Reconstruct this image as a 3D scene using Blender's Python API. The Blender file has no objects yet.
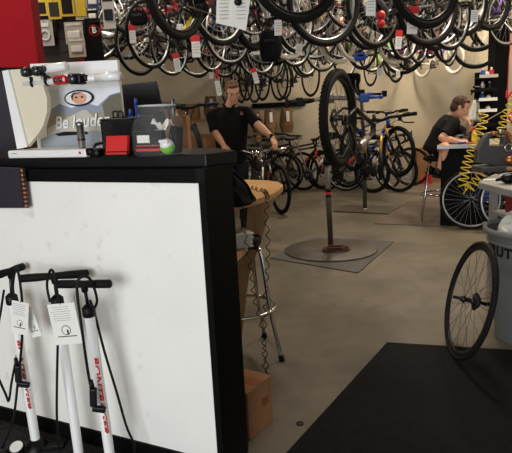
import bpy, bmesh, math, random
from mathutils import Vector, Matrix, Euler, Quaternion
random.seed(7)
PI = math.pi
SC = bpy.context.scene
COL = SC.collection

# ------------------------------------------------------------------ camera
F = 560.0; H = 1.40; PT = math.radians(11.5); RL = math.radians(2.9)
cf = Vector((0, math.cos(PT), -math.sin(PT)))
u0 = Vector((0, math.sin(PT), math.cos(PT))); r0 = Vector((1, 0, 0))
cr = r0*math.cos(RL) - u0*math.sin(RL)
cu = u0*math.cos(RL) + r0*math.sin(RL)
EYE = Vector((0, 0, H))
cam_d = bpy.data.cameras.new('camera'); cam = bpy.data.objects.new('camera', cam_d); COL.objects.link(cam)
cam_d.sensor_fit = 'HORIZONTAL'; cam_d.sensor_width = 36; cam_d.lens = 36*F/512
cam_d.clip_start = .05; cam_d.clip_end = 100
m = Matrix((cr, cu, -cf)).transposed().to_4x4(); m.translation = EYE
cam.matrix_world = m
SC.camera = cam

def ray(px, py): return cf + (px-256)/F*cr - (py-226.5)/F*cu
def atz(px, py, z):
    d = ray(px, py); return EYE + d*((z-H)/d.z)
def aty(px, py, y):
    d = ray(px, py); return EYE + d*(y/d.y)

# ------------------------------------------------------------------ materials
MATS = {}
def srgb(c):
    return tuple(((x/255)/12.92 if x/255 <= .04045 else ((x/255+.055)/1.055)**2.4) for x in c)
def mat(name, col, rough=.5, metal=0, noise=0, scale=8, bump=0, emis=0, alpha=1, trans=0, coat=0, spec=None):
    if name in MATS: return MATS[name]
    M = bpy.data.materials.new(name); M.use_nodes = True
    nt = M.node_tree; b = nt.nodes['Principled BSDF']
    c = srgb(col); b.inputs['Base Color'].default_value = (*c, 1)
    b.inputs['Roughness'].default_value = rough; b.inputs['Metallic'].default_value = metal
    if max(col) < 30 and spec is None: b.inputs['Specular IOR Level'].default_value = .2
    if spec is not None: b.inputs['Specular IOR Level'].default_value = spec
    if coat: b.inputs['Coat Weight'].default_value = coat
    if trans: b.inputs['Transmission Weight'].default_value = trans
    if alpha < 1: b.inputs['Alpha'].default_value = alpha
    if emis:
        b.inputs['Emission Color'].default_value = (*c, 1); b.inputs['Emission Strength'].default_value = emis
    tc = nt.nodes.new('ShaderNodeTexCoord')
    nz = nt.nodes.new('ShaderNodeTexNoise'); nz.inputs['Scale'].default_value = scale; nz.inputs['Detail'].default_value = 6
    nt.links.new(tc.outputs['Object'], nz.inputs['Vector'])
    n = noise if noise else .04
    mx = nt.nodes.new('ShaderNodeMix'); mx.data_type = 'RGBA'
    mx.inputs['A'].default_value = (*[x*(1-n) for x in c], 1); mx.inputs['B'].default_value = (*[min(1, x*(1+n)) for x in c], 1)
    nt.links.new(nz.outputs['Fac'], mx.inputs['Factor']); nt.links.new(mx.outputs['Result'], b.inputs['Base Color'])
    if bump:
        bp = nt.nodes.new('ShaderNodeBump'); bp.inputs['Strength'].default_value = bump; bp.inputs['Distance'].default_value = .01
        nt.links.new(nz.outputs['Fac'], bp.inputs['Height']); nt.links.new(bp.outputs['Normal'], b.inputs['Normal'])
    MATS[name] = M
    return M

def ramp_mat(name, stops, scale=1.0, rough=.6, detail=8, bump=0, stretch=(1, 1, 1), second=None, rrange=None):
    M = bpy.data.materials.new(name); M.use_nodes = True; nt = M.node_tree; b = nt.nodes['Principled BSDF']
    tc = nt.nodes.new('ShaderNodeTexCoord'); mp = nt.nodes.new('ShaderNodeMapping'); mp.inputs['Scale'].default_value = stretch
    nt.links.new(tc.outputs['Object'], mp.inputs['Vector'])
    nz = nt.nodes.new('ShaderNodeTexNoise'); nz.inputs['Scale'].default_value = scale; nz.inputs['Detail'].default_value = detail
    nz.inputs['Roughness'].default_value = .6
    nt.links.new(mp.outputs['Vector'], nz.inputs['Vector'])
    cr_ = nt.nodes.new('ShaderNodeValToRGB'); el = cr_.color_ramp.elements
    el[0].position = stops[0][0]; el[0].color = (*srgb(stops[0][1]), 1)
    el[1].position = stops[-1][0]; el[1].color = (*srgb(stops[-1][1]), 1)
    for p, c in stops[1:-1]:
        e = el.new(p); e.color = (*srgb(c), 1)
    nt.links.new(nz.outputs['Fac'], cr_.inputs['Fac'])
    out = cr_.outputs['Color']
    if second:
        sc2, lo, hi, amt = second
        n2 = nt.nodes.new('ShaderNodeTexNoise'); n2.inputs['Scale'].default_value = sc2; n2.inputs['Detail'].default_value = 10
        nt.links.new(tc.outputs['Object'], n2.inputs['Vector'])
        r2 = nt.nodes.new('ShaderNodeMapRange'); r2.inputs['From Min'].default_value = lo; r2.inputs['From Max'].default_value = hi
        r2.inputs['To Min'].default_value = 1-amt; r2.inputs['To Max'].default_value = 1
        nt.links.new(n2.outputs['Fac'], r2.inputs['Value'])
        mm = nt.nodes.new('ShaderNodeMix'); mm.data_type = 'RGBA'; mm.blend_type = 'MULTIPLY'; mm.inputs['Factor'].default_value = 1
        nt.links.new(out, mm.inputs['A']); nt.links.new(r2.outputs['Result'], mm.inputs['B']); out = mm.outputs['Result']
    nt.links.new(out, b.inputs['Base Color'])
    b.inputs['Roughness'].default_value = rough
    if name in ('rubber_mat', 'door_mat'): b.inputs['Specular IOR Level'].default_value = .1
    if rrange:
        rr = nt.nodes.new('ShaderNodeMapRange'); rr.inputs['To Min'].default_value = rrange[0]; rr.inputs['To Max'].default_value = rrange[1]
        nt.links.new(nz.outputs['Fac'], rr.inputs['Value']); nt.links.new(rr.outputs['Result'], b.inputs['Roughness'])
    if bump:
        bp = nt.nodes.new('ShaderNodeBump'); bp.inputs['Strength'].default_value = bump; bp.inputs['Distance'].default_value = .01
        nt.links.new(nz.outputs['Fac'], bp.inputs['Height']); nt.links.new(bp.outputs['Normal'], b.inputs['Normal'])
    MATS[name] = M
    return M

ramp_mat('concrete', [(.3, (84, 77, 64)), (.5, (104, 95, 80)), (.7, (122, 112, 94))], 1.1, .5, second=(7, .3, .55, .22), rrange=(.28, .62))
ramp_mat('wall_paint', [(.3, (168, 156, 134)), (.55, (186, 174, 150)), (.75, (198, 187, 164))], .9, .85, second=(3, .3, .5, .1))
ramp_mat('ceiling_paint', [(.3, (120, 96, 66)), (.7, (150, 118, 80))], 2, .9)
ramp_mat('panel_white', [(.3, (236, 234, 228)), (.7, (246, 244, 238))], 2.0, .45, second=(14, .25, .36, .18))
ramp_mat('light_wood', [(.3, (176, 130, 78)), (.6, (205, 160, 104)), (.8, (215, 172, 118))], 3, .45, stretch=(1, 9, 9))
ramp_mat('plywood', [(.3, (150, 112, 68)), (.7, (190, 148, 96))], 3, .6, stretch=(12, 12, 1))
ramp_mat('cardboard', [(.3, (132, 92, 58)), (.7, (156, 112, 74))], 5, .85)
ramp_mat('paper_sack', [(.3, (100, 72, 46)), (.7, (134, 98, 64))], 12, .9, bump=.6)
ramp_mat('rubber_mat', [(.3, (17, 16, 17)), (.7, (27, 26, 27))], 30, .8, bump=.3)
ramp_mat('door_mat', [(.35, (30, 29, 29)), (.62, (60, 58, 56)), (.8, (120, 116, 110))], 90, .9, bump=.3)
ramp_mat('brown_mat', [(.3, (80, 67, 54)), (.7, (98, 83, 67))], 3, .7)
ramp_mat('grey_mat', [(.3, (68, 66, 62)), (.7, (86, 83, 78))], 6, .75)
ramp_mat('steel_plate', [(.3, (66, 59, 52)), (.7, (88, 79, 70))], 4, .4, second=(9, .3, .5, .2))
mat('black_laminate', (22, 22, 24), .3, noise=.15)
mat('black_paint', (8, 8, 9), .6, noise=.2, spec=.1); mat('pole_grey', (78, 75, 70), .45, .25)
mat('tire_rubber', (17, 16, 15), .75, noise=.2, scale=40)
mat('whitewall', (196, 190, 176), .6)
mat('rim_silver', (188, 190, 194), .3, 1)
mat('rim_black', (22, 22, 23), .35)
mat('rim_white', (225, 222, 214), .4)
mat('spoke_steel', (190, 190, 190), .3, 1)
mat('spoke_black', (30, 30, 30), .4)
mat('chrome', (220, 220, 220), .12, 1)
mat('steel', (165, 163, 160), .35, 1)
mat('dark_steel', (60, 60, 62), .4, 1)
mat('black_plastic', (13, 13, 14), .42)
mat('grip_rubber', (10, 10, 11), .7)
mat('saddle_vinyl', (12, 12, 12), .5)
mat('chain_steel', (120, 112, 100), .4, 1)
mat('cable_black', (15, 15, 15), .5)
mat('white_plastic', (232, 232, 230), .35, coat=.3)
mat('pump_white', (240, 240, 238), .3, coat=.5)
mat('paper_white', (232, 230, 224), .8, noise=.03)
mat('ink_grey', (165, 165, 168), .8)
mat('ink_black', (25, 25, 25), .8)
mat('tag_red', (205, 30, 30), .6)
mat('red_plastic', (190, 20, 26), .3, coat=.4)
mat('red_board', (150, 8, 22), .7, spec=.15)
mat('cream_board', (222, 214, 190), .6)
mat('shirt_black', (9, 9, 11), .85, noise=.2, scale=60)
mat('jeans_dark', (18, 22, 34), .85, noise=.25, scale=80)
mat('shorts_black', (9, 9, 10), .85, noise=.2)
mat('skin', (214, 158, 128), .55, noise=.06, scale=20)
mat('hair_blond', (100, 74, 46), .7, noise=.35, scale=90, bump=.6)
mat('hair_brown', (74, 46, 30), .7, noise=.35, scale=90, bump=.6)
mat('bin_grey', (104, 106, 106), .6, noise=.06)
mat('yellow_hose', (235, 200, 30), .35, coat=.3)
mat('bench_grey', (140, 138, 132), .5, noise=.1)
mat('cast_iron', (78, 76, 76), .55, .3, noise=.15, scale=20)
mat('copper', (190, 125, 85), .35, .8)
mat('blue_plastic', (26, 62, 140), .4)
mat('gold_anod', (196, 150, 70), .3, .7)
mat('clear_plastic', (235, 238, 240), .04, alpha=.055)
mat('mesh_black', (18, 18, 20), .6, alpha=.6)
mat('skyprint', (170, 180, 195), .5)
mat('screen_black', (12, 13, 15), .25)
mat('lens_glass', (70, 75, 82), .1, .6)
mat('yellow_card', (225, 190, 30), .5)
mat('dark_purple', (34, 26, 40), .7)
mat('fabric_black', (9, 9, 10), .9, noise=.25, scale=30, bump=.4)
mat('plastic_bag', (228, 232, 224), .35, trans=.15)
mat('green_plastic', (110, 190, 60), .4)
mat('lamp_white', (255, 236, 205), .5, emis=6)
mat('blue_fabric', (40, 80, 170), .8)
mat('dark_slat', (44, 36, 32), .7)
mat('hook_steel', (90, 88, 85), .4, .8)
mat('cloth_white', (222, 218, 205), .9)

# ------------------------------------------------------------------ mesh builder
class MB:
    def __init__(s): s.v = []; s.f = []; s.m = []; s.s = []
    def add(s, vs, fs, mi=0, smooth=False):
        o = len(s.v); s.v += [tuple(v) for v in vs]
        for f in fs: s.f.append(tuple(i+o for i in f)); s.m.append(mi); s.s.append(smooth)
        return s
    def box(s, c, size, rot=None, mi=0, bev=0):
        R = rot.to_matrix() if hasattr(rot, 'to_matrix') else (rot if rot is not None else Matrix.Identity(3))
        hx, hy, hz = [q/2 for q in size]
        if bev <= 0:
            vs = [R@Vector((x*hx, y*hy, z*hz))+Vector(c) for x in (-1, 1) for y in (-1, 1) for z in (-1, 1)]
            return s.add(vs, [(0, 1, 3, 2), (4, 6, 7, 5), (0, 4, 5, 1), (2, 3, 7, 6), (0, 2, 6, 4), (1, 5, 7, 3)], mi)
        b = min(bev, hx*.9, hy*.9, hz*.9)
        bm = bmesh.new(); bmesh.ops.create_cube(bm, size=1)
        for v in bm.verts: v.co = Vector((v.co.x*2*hx, v.co.y*2*hy, v.co.z*2*hz))
        bmesh.ops.bevel(bm, geom=list(bm.edges), offset=b, segments=2, affect='EDGES', profile=.5)
        bm.verts.index_update()
        vs = [R@v.co+Vector(c) for v in bm.verts]; fs = [tuple(v.index for v in f.verts) for f in bm.faces]; bm.free()
        return s.add(vs, fs, mi)
    def prism(s, pts, off, mi=0):
        n = len(pts); off = Vector(off); a = [Vector(p) for p in pts]; b = [p+off for p in a]
        fs = [tuple(range(n))[::-1], tuple(range(n, 2*n))] + [(i, (i+1) % n, (i+1) % n+n, i+n) for i in range(n)]
        return s.add(a+b, fs, mi)
    def tube(s, pts, r, n=8, closed=False, mi=0, caps=True):
        pts = [Vector(p) for p in pts]; N = len(pts)
        rs = r if isinstance(r, (list, tuple)) else [r]*N
        vs = []; fs = []; prev = None
        for i, p in enumerate(pts):
            if closed: t = pts[(i+1) % N]-pts[i-1]
            else: t = pts[min(i+1, N-1)]-pts[max(i-1, 0)]
            if t.length < 1e-9: t = Vector((0, 0, 1))
            t.normalize()
            if prev is None:
                a = Vector((0, 0, 1)) if abs(t.z) < .9 else Vector((1, 0, 0))
                u = t.cross(a).normalized()
            else:
                u = (prev-t*prev.dot(t))
                u = u.normalized() if u.length > 1e-6 else t.orthogonal().normalized()
            prev = u; w = t.cross(u)
            for k in range(n):
                a = 2*PI*k/n; vs.append(p+(u*math.cos(a)+w*math.sin(a))*rs[i])
        L = N if closed else N-1
        for i in range(L):
            for k in range(n):
                a = i*n+k; b = i*n+(k+1) % n; c = ((i+1) % N)*n+(k+1) % n; d = ((i+1) % N)*n+k
                fs.append((a, b, c, d))
        if caps and not closed: fs += [tuple(range(n))[::-1], tuple(range((N-1)*n, N*n))]
        return s.add(vs, fs, mi, True)
    def cyl(s, a, b, r, r2=None, n=16, mi=0):
        return s.tube([a, b], [r, r if r2 is None else r2], n, mi=mi)
    def torus(s, c, axis, R, r, n=32, k=8, mi=0, rz=None):
        q = Vector(axis).normalized().to_track_quat('Z', 'Y')
        vs = []; fs = []
        for i in range(n):
            a = 2*PI*i/n
            for j in range(k):
                b = 2*PI*j/k
                vs.append(q@Vector(((R+r*math.cos(b))*math.cos(a), (R+r*math.cos(b))*math.sin(a), (rz or r)*math.sin(b)))+Vector(c))
        for i in range(n):
            for j in range(k): fs.append((i*k+j, ((i+1) % n)*k+j, ((i+1) % n)*k+(j+1) % k, i*k+(j+1) % k))
        return s.add(vs, fs, mi, True)
    def lathe(s, prof, c=(0, 0, 0), axis=(0, 0, 1), n=24, mi=0, caps=True):
        q = Vector(axis).normalized().to_track_quat('Z', 'Y'); vs = []; fs = []; N = len(prof)
        for r, z in prof:
            for k in range(n):
                a = 2*PI*k/n; vs.append(q@Vector((r*math.cos(a), r*math.sin(a), z))+Vector(c))
        for i in range(N-1):
            for k in range(n): fs.append((i*n+k, i*n+(k+1) % n, (i+1)*n+(k+1) % n, (i+1)*n+k))
        if caps: fs += [tuple(range(n))[::-1], tuple(range((N-1)*n, N*n))]
        return s.add(vs, fs, mi, True)
    def ball(s, c, r, n=12, k=8, mi=0, rot=None):
        if not isinstance(r, (tuple, list)): r = (r, r, r)
        R = rot.to_matrix() if rot is not None else Matrix.Identity(3)
        vs = [R@Vector((0, 0, -r[2]))+Vector(c)]; fs = []
        for i in range(1, k):
            t = -PI/2+PI*i/k
            for j in range(n):
                a = 2*PI*j/n; vs.append(R@Vector((r[0]*math.cos(t)*math.cos(a), r[1]*math.cos(t)*math.sin(a), r[2]*math.sin(t)))+Vector(c))
        vs.append(R@Vector((0, 0, r[2]))+Vector(c)); L = len(vs)-1
        for j in range(n): fs.append((0, 1+(j+1) % n, 1+j)); fs.append((L, L-n+j, L-n+(j+1) % n))
        for i in range(k-2):
            for j in range(n): a = 1+i*n; fs.append((a+j, a+(j+1) % n, a+n+(j+1) % n, a+n+j))
        return s.add(vs, fs, mi, True)
    def mesh(s, name, mats):
        me = bpy.data.meshes.new(name); me.from_pydata(s.v, [], s.f)
        for q in mats: me.materials.append(MATS[q] if isinstance(q, str) else q)
        me.polygons.foreach_set('material_index', s.m); me.polygons.foreach_set('use_smooth', s.s)
        me.update()
        bm = bmesh.new(); bm.from_mesh(me); bmesh.ops.recalc_face_normals(bm, faces=bm.faces); bm.to_mesh(me); bm.free()
        return me
    def obj(s, name, mats, parent=None, loc=None):
        if isinstance(mats, str): mats = [mats]
        return link(name, s.mesh(name, mats), parent, loc)

def link(name, data, parent=None, loc=None):
    o = bpy.data.objects.new(name, data); COL.objects.link(o)
    if parent is not None: o.parent = parent
    if loc is not None: o.location = loc
    return o
def tag(o, label, cat, group=None):
    o['label'] = label; o['category'] = cat
    if group: o['group'] = group
    return o
def thing(name, label, cat, loc=(0, 0, 0), rz=0, group=None):
    o = bpy.data.objects.new(name, None); COL.objects.link(o); o.location = loc; o.rotation_euler = (0, 0, rz)
    o.empty_display_size = .1
    return tag(o, label, cat, group)
def struct(name, mb, mats, loc=None):
    o = mb.obj(name, mats, None, loc); o['kind'] = 'structure'; return o
def text_mesh(name, body, size, material, depth=.001, shear=0, align='CENTER', bold=0):
    c = bpy.data.curves.new(name, 'FONT'); c.body = body; c.size = size; c.extrude = depth; c.shear = shear
    c.align_x = align; c.align_y = 'CENTER'; c.offset = bold
    c.resolution_u = 3
    o = bpy.data.objects.new(name, c); COL.objects.link(o)
    dg = bpy.context.evaluated_depsgraph_get(); me = bpy.data.meshes.new_from_object(o.evaluated_get(dg))
    bpy.data.objects.remove(o); me.name = name; me.materials.clear(); me.materials.append(MATS[material])
    return me
def V(*a): return Vector(a)
def lerp(a, b, t): return Vector(a)*(1-t)+Vector(b)*t
def bez(p0, p1, p2, p3, n=12):
    p0, p1, p2, p3 = map(Vector, (p0, p1, p2, p3))
    return [p0*(1-t)**3+p1*3*t*(1-t)**2+p2*3*t*t*(1-t)+p3*t**3 for t in [i/n for i in range(n+1)]]
def smoothpath(pts, sub=6):
    P = [Vector(p) for p in pts]; out = []
    for i in range(len(P)-1):
        a = P[max(i-1, 0)]; b = P[i]; c = P[i+1]; d = P[min(i+2, len(P)-1)]
        for k in range(sub):
            t = k/sub
            out.append(.5*((2*b)+(c-a)*t+(2*a-5*b+4*c-d)*t*t+(3*b-a-3*c+d)*t**3))
    out.append(P[-1]); return out
def helix(path, R, pitch, sub=10, ends=True):
    # a helix wound round a path
    P = smoothpath(path, 12); out = []; L = 0
    lens = [0]
    for i in range(1, len(P)): L += (P[i]-P[i-1]).length; lens.append(L)
    N = int(L/pitch*sub); j = 0; prev = None
    for i in range(N+1):
        d = L*i/N
        while j < len(P)-2 and lens[j+1] < d: j += 1
        t = (d-lens[j])/max(1e-9, lens[j+1]-lens[j]); p = P[j].lerp(P[j+1], t); tn = (P[j+1]-P[j]).normalized()
        if prev is None: prev = tn.orthogonal().normalized()
        u = (prev-tn*prev.dot(tn)).normalized(); prev = u; w = tn.cross(u)
        a = 2*PI*i/sub; out.append(p+(u*math.cos(a)+w*math.sin(a))*R)
    return out

# ------------------------------------------------------------------ bicycles
WC = {}
def wheel_parts(R, tr, rim='rim_silver', spoke='spoke_steel', deep=.012, knob=False, disc=True, cass=False, tire='tire_rubber', nsp=28):
    k = (R, tr, rim, spoke, deep, knob, disc, cass, tire, nsp)
    if k in WC: return WC[k]
    rr = R-tr*1.9
    a = MB(); a.torus((0, 0, 0), (0, 1, 0), rr-deep/2, deep*.8, 44, 6, 0, rz=max(.009, tr*.55))
    a.lathe([(.012, -.05), (.022, -.03), (.013, -.02), (.013, .02), (.022, .03), (.012, .05)], axis=(0, 1, 0), n=12, mi=2)
    for i in range(nsp):
        t = 2*PI*i/nsp; sd = 1 if i % 2 else -1; t2 = t+(.5 if (i//2) % 2 else -.5)
        p = V(math.cos(t)*(rr-deep), 0, math.sin(t)*(rr-deep)); q = V(math.cos(t2)*.02, sd*.028, math.sin(t2)*.02)
        a.tube([p, q], .0013, 3, mi=1, caps=False)
    if disc: a.lathe([(.05, .036), (.08, .036), (.08, .039), (.05, .039), (.05, .036)], axis=(0, 1, 0), n=24, mi=2, caps=False)
    if cass:
        a.lathe([(.022, -.03), (.05, -.032), (.05, -.036), (.042, -.038), (.042, -.042), (.034, -.045), (.034, -.049), (.026, -.052), (.018, -.054)], axis=(0, 1, 0), n=20, mi=2)
    me = a.mesh('wheel', [rim, spoke, 'dark_steel'])
    b = MB(); b.torus((0, 0, 0), (0, 1, 0), R-tr, tr, 56, 8)
    if knob:
        for i in range(72):
            t = 2*PI*i/72; e = Vector((math.cos(t), 0, math.sin(t)))
            for sd in (-.55, 0, .55):
                off = (.5*2*PI/72) if sd == 0 else 0
                e2 = Vector((math.cos(t+off), 0, math.sin(t+off)))
                rot = Matrix((e2.cross(V(0, 1, 0)), V(0, 1, 0), e2)).transposed()
                b.box(e2*(R-tr+tr*math.cos(math.asin(sd) if sd else 0)-.001)+V(0, sd*tr, 0), (.012, .014, .009), rot)
    tme = b.mesh('tire', [tire])
    WC[k] = (me, tme); return WC[k]

BK = {}
def bike_meshes(kind):
    """returns (geo, parts) with shapes of one bicycle; x forward, z up, origin on the ground under its middle"""
    if kind in BK: return BK[kind]
    S = {'mtb': 1, 'road': 1, 'hybrid': 1, 'kids': .76, 'fat': 1}[kind]
    R = {'mtb': .345, 'road': .338, 'hybrid': .342, 'kids': .25, 'fat': .37}[kind]
    tr = {'mtb': .027, 'road': .0135, 'hybrid': .019, 'kids': .022, 'fat': .036}[kind]
    fr = {'mtb': .020, 'road': .0165, 'hybrid': .018, 'kids': .016, 'fat': .021}[kind]
    ra = V(-.53*S, 0, R); fa = V(.54*S, 0, R)
    bb = V(-.10*S, 0, R-.06*S); st = V(-.28*S, 0, R+{'mtb': .36, 'fat': .30}.get(kind, .42)*S)
    ht = V(.30*S, 0, R+.50*S); hb = V(.345*S, 0, R+.36*S)
    if kind in ('mtb', 'fat', 'kids'): ht = V(.30*S, 0, R+.46*S); hb = V(.335*S, 0, R+.36*S)
    tdir = (st-bb).normalized()
    fm = MB()
    fm.cyl(bb, st+tdir*.02, fr*.85, n=10); fm.cyl(bb, lerp(hb, ht, .15), fr*1.25, n=10)
    fm.cyl(lerp(bb, st, .92), lerp(hb, ht, .85), fr, n=10); fm.cyl(hb-(ht-hb)*.1, ht+(ht-hb)*.1, fr*1.25, n=10)
    fm.lathe([(.021, -.036), (.021, .036)], bb, (0, 1, 0), 14)
    for s in (-1, 1):
        w = .055+tr*.3
        fm.tube([bb+V(-.02, s*.03, 0), lerp(bb, ra, .3)+V(0, s*(tr+.018), 0), ra+V(0, s*w, 0)], [fr*.6, fr*.6, fr*.5], 8)
        fm.tube([lerp(bb, st, .88)+V(0, s*.01, 0), lerp(st, ra, .3)+V(0, s*(tr+.016), 0), ra+V(0, s*w, 0)], [fr*.55, fr*.5, fr*.45], 8)
        fm.box(ra+V(0, s*w, 0), (.04, .006, .04))
    # coloured stripe on the down tube
    d0 = lerp(bb, lerp(hb, ht, .15), .28); d1 = lerp(bb, lerp(hb, ht, .15), .72)
    fm.cyl(d0, d1, fr*1.29, n=10, mi=1)
    # fork
    fk = MB(); fd = (fa-hb); w = .052+tr*.3
    fk.cyl(hb, hb-(ht-hb).normalized()*.03, .024, n=10)
    if kind in ('mtb', 'fat'):
        cr0 = hb-(ht-hb).normalized()*.03
        for s in (-1, 1):
            fk.tube([cr0, cr0+V(0, s*(w+.01), 0)], .017, 8)
            fk.cyl(cr0+V(0, s*(w+.01), .02), lerp(cr0, fa, .5)+V(0, s*(w+.01), 0), .0155, n=10, mi=1)
            fk.cyl(lerp(cr0, fa, .36)+V(0, s*(w+.01), 0), fa+V(0, s*(w+.01), 0), .021, .017, n=10)
        arch = lerp(cr0, fa, .38)
        fk.tube([arch+V(.02, -w, 0), arch+V(.035, -w*.5, .05), arch+V(.035, w*.5, .05), arch+V(.02, w, 0)], .009, 6)
    else:
        for s in (-1, 1):
            fk.tube([hb-V(0, 0, .02), hb+V(.008, s*w*.8, -.05), lerp(hb, fa, .6)+V(-.01, s*w, 0), fa+V(0, s*w, 0)], [.014, .013, .011, .007], 8)
    # stem, bars
    sd = (ht-hb).normalized(); stt = ht+sd*.05
    bm_ = MB(); reach = .07*S
    cl = stt+V(reach, 0, .012)
    bm_.cyl(ht, stt+sd*.02, .017, n=10); bm_.cyl(stt, cl, .015, n=8); bm_.cyl(cl-V(0, .024, 0), cl+V(0, .024, 0), .019, n=10)
    gps = {-1: MB(), 1: MB()}; cb = MB()
    if kind == 'road':
        for s in (-1, 1):
            p = smoothpath([cl, cl+V(0, s*.10, 0), cl+V(.005, s*.19, 0), cl+V(.05, s*.21, -.004), cl+V(.10, s*.212, -.02), cl+V(.12, s*.214, -.07), cl+V(.08, s*.218, -.125), cl+V(.0, s*.22, -.14)], 5)
            bm_.tube(p[:12], .0135, 8); gp = gps[s]; gp.tube(p[11:], .0165, 8)
            gp.tube([cl+V(.08, s*.211, -.012), cl+V(.14, s*.208, .012), cl+V(.165, s*.206, .05)], [.015, .018, .012], 8)
            gp.tube([cl+V(.15, s*.205, .02), cl+V(.165, s*.205, -.04), cl+V(.14, s*.21, -.10)], .006, 6)
            cb.tube(bez(cl+V(.13, s*.2, .0), cl+V(.24, s*.12, .05), cl+V(.2, s*.02, -.1), ht+V(.02, 0, -.03), 10), .0028, 5)
    else:
        hw = {'mtb': .34, 'fat': .37, 'hybrid': .31, 'kids': .25}[kind]; rise = .02 if kind != 'kids' else .07
        for s in (-1, 1):
            bm_.tube([cl, cl+V(0, s*.06, 0), cl+V(-.01, s*.12, rise), cl+V(-.04, s*hw, rise+.006)], .0135, 8)
            gp = gps[s]; gp.tube([cl+V(-.03, s*(hw-.12), rise+.005), cl+V(-.045, s*(hw+.005), rise+.007)], .0175, 8)
            bm_.box(cl+V(0, s*(hw-.15), rise-.01), (.035, .03, .03), mi=1)
            bm_.tube([cl+V(.02, s*(hw-.15), rise-.012), cl+V(.055, s*(hw-.12), rise-.02), cl+V(.05, s*(hw-.03), rise-.026)], .006, 6, mi=1)
            cb.tube(bez(cl+V(.03, s*(hw-.16), rise-.01), cl+V(.17, s*(hw-.28), rise+.08), cl+V(.18, s*.05, -.02), ht+V(.03, s*.01, -.06), 10), .0028, 5)
    cb.tube(bez(cl+V(.02, .1, .0), cl+V(.16, .05, .08), cl+V(.14, -.02, -.1), hb+V(.02, .03, -.03), 10), .0028, 5)
    # saddle and post
    sp = MB(); top = st+tdir*{'road': .2, 'fat': .11}.get(kind, .17)*S; sp.cyl(st, top, .0145, n=10, mi=1)
    sp.cyl(st-tdir*.01, st+tdir*.018, fr*1.15, n=10, mi=1)
    prof = [(-.13, .066, .012), (-.11, .074, .018), (-.05, .062, .02), (0, .036, .018), (.06, .022, .016), (.12, .018, .014), (.14, .010, .01)]
    vs = []; fs = []; K = 10
    for x, hw_, h_ in prof:
        zc = top.z+.045+(.012 if x < -.09 else 0)-max(0, x-.05)*.1
        for k in range(K):
            a = 2*PI*k/K; yy = math.cos(a)*hw_; zz = math.sin(a)*h_
            if zz < 0: zz *= .9 if abs(math.cos(a)) > .5 else .2
            vs.append(V(top.x+x*S, yy*S, zc+zz))
    for i in range(len(prof)-1):
        for k in range(K): fs.append((i*K+k, i*K+(k+1) % K, (i+1)*K+(k+1) % K, (i+1)*K+k))
    fs += [tuple(range(K))[::-1], tuple(range((len(prof)-1)*K, len(prof)*K))]
    sp.add(vs, fs, 0, True)
    for s in (-1, 1): sp.tube([top+V(-.08*S, s*.03, .035), top+V(-.04*S, s*.02, .006), top+V(.05*S, s*.02, .006), top+V(.1*S, s*.008, .03)], .0035, 5, mi=1)
    # cranks
    ck = MB(); cs = .17*S
    ck.lathe([(.045, -.052), (.085*S, -.052), (.09*S, -.049), (.085*S, -.046), (.045, -.046), (.045, -.052)], bb, (0, 1, 0), 28, caps=False)
    for i in range(5):
        a = 2*PI*i/5; ck.tube([bb+V(0, -.049, 0), bb+V(math.cos(a)*.075*S, -.049, math.sin(a)*.075*S)], .006, 5)
    ck.cyl(bb+V(0, -.07, 0), bb+V(0, .07, 0), .012, n=10)
    an = -.5
    for s in (-1, 1):
        e = V(math.cos(an), 0, math.sin(an))*cs*s
        ck.tube([bb+V(0, -s*.066, 0), bb+e+V(0, -s*.078, 0)], [.013, .010], 8)
        ck.box(bb+e+V(0, -s*.13, 0), (.085, .085, .02), mi=1, bev=.006)
    # chain and derailleur
    ch = MB(); r1 = .086*S; r2 = .04
    pts = [bb+V(math.cos(a)*r1, -.049, math.sin(a)*r1) for a in [PI/2-PI*i/10 for i in range(11)]]
    dp = ra+V(.03, -.049, -.11*S)
    pts += [dp+V(.02, 0, -.02), dp+V(-.02, 0, 0), ra+V(.03, -.049, -.03)] + [ra+V(math.cos(a)*r2, -.049, math.sin(a)*r2) for a in [-.2-(PI+.6)*i/8 for i in range(9)]][1:]
    ch.tube(pts, .0042, 5, closed=True)
    dr = MB(); dr.box(ra+V(.015, -.062, -.05), (.025, .016, .05), mi=0, bev=.004); dr.tube([ra+V(.015, -.058, -.06), dp+V(.01, -.005, 0)], .008, 6)
    dr.lathe([(.018, -.004), (.018, .004)], dp, (0, 1, 0), 12)
    parts = [('frame', fm.mesh('frame', ['black_plastic', 'white_plastic'])), ('fork', fk.mesh('fork', ['black_plastic', 'steel'])),
             ('handlebar', bm_.mesh('handlebar', ['black_plastic', 'black_plastic'])), ('grip', gps[-1].mesh('grip', ['grip_rubber'])), ('grip', gps[1].mesh('grip', ['grip_rubber'])),
             ('cable', cb.mesh('cable', ['cable_black'])), ('saddle', sp.mesh('saddle', ['saddle_vinyl', 'steel'])),
             ('crankset', ck.mesh('crankset', ['dark_steel', 'black_plastic'])), ('chain', ch.mesh('chain', ['chain_steel'])),
             ('derailleur', dr.mesh('derailleur', ['dark_steel']))]
    BK[kind] = (dict(R=R, tr=tr, ra=ra, fa=fa, S=S), parts); return BK[kind]

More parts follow.
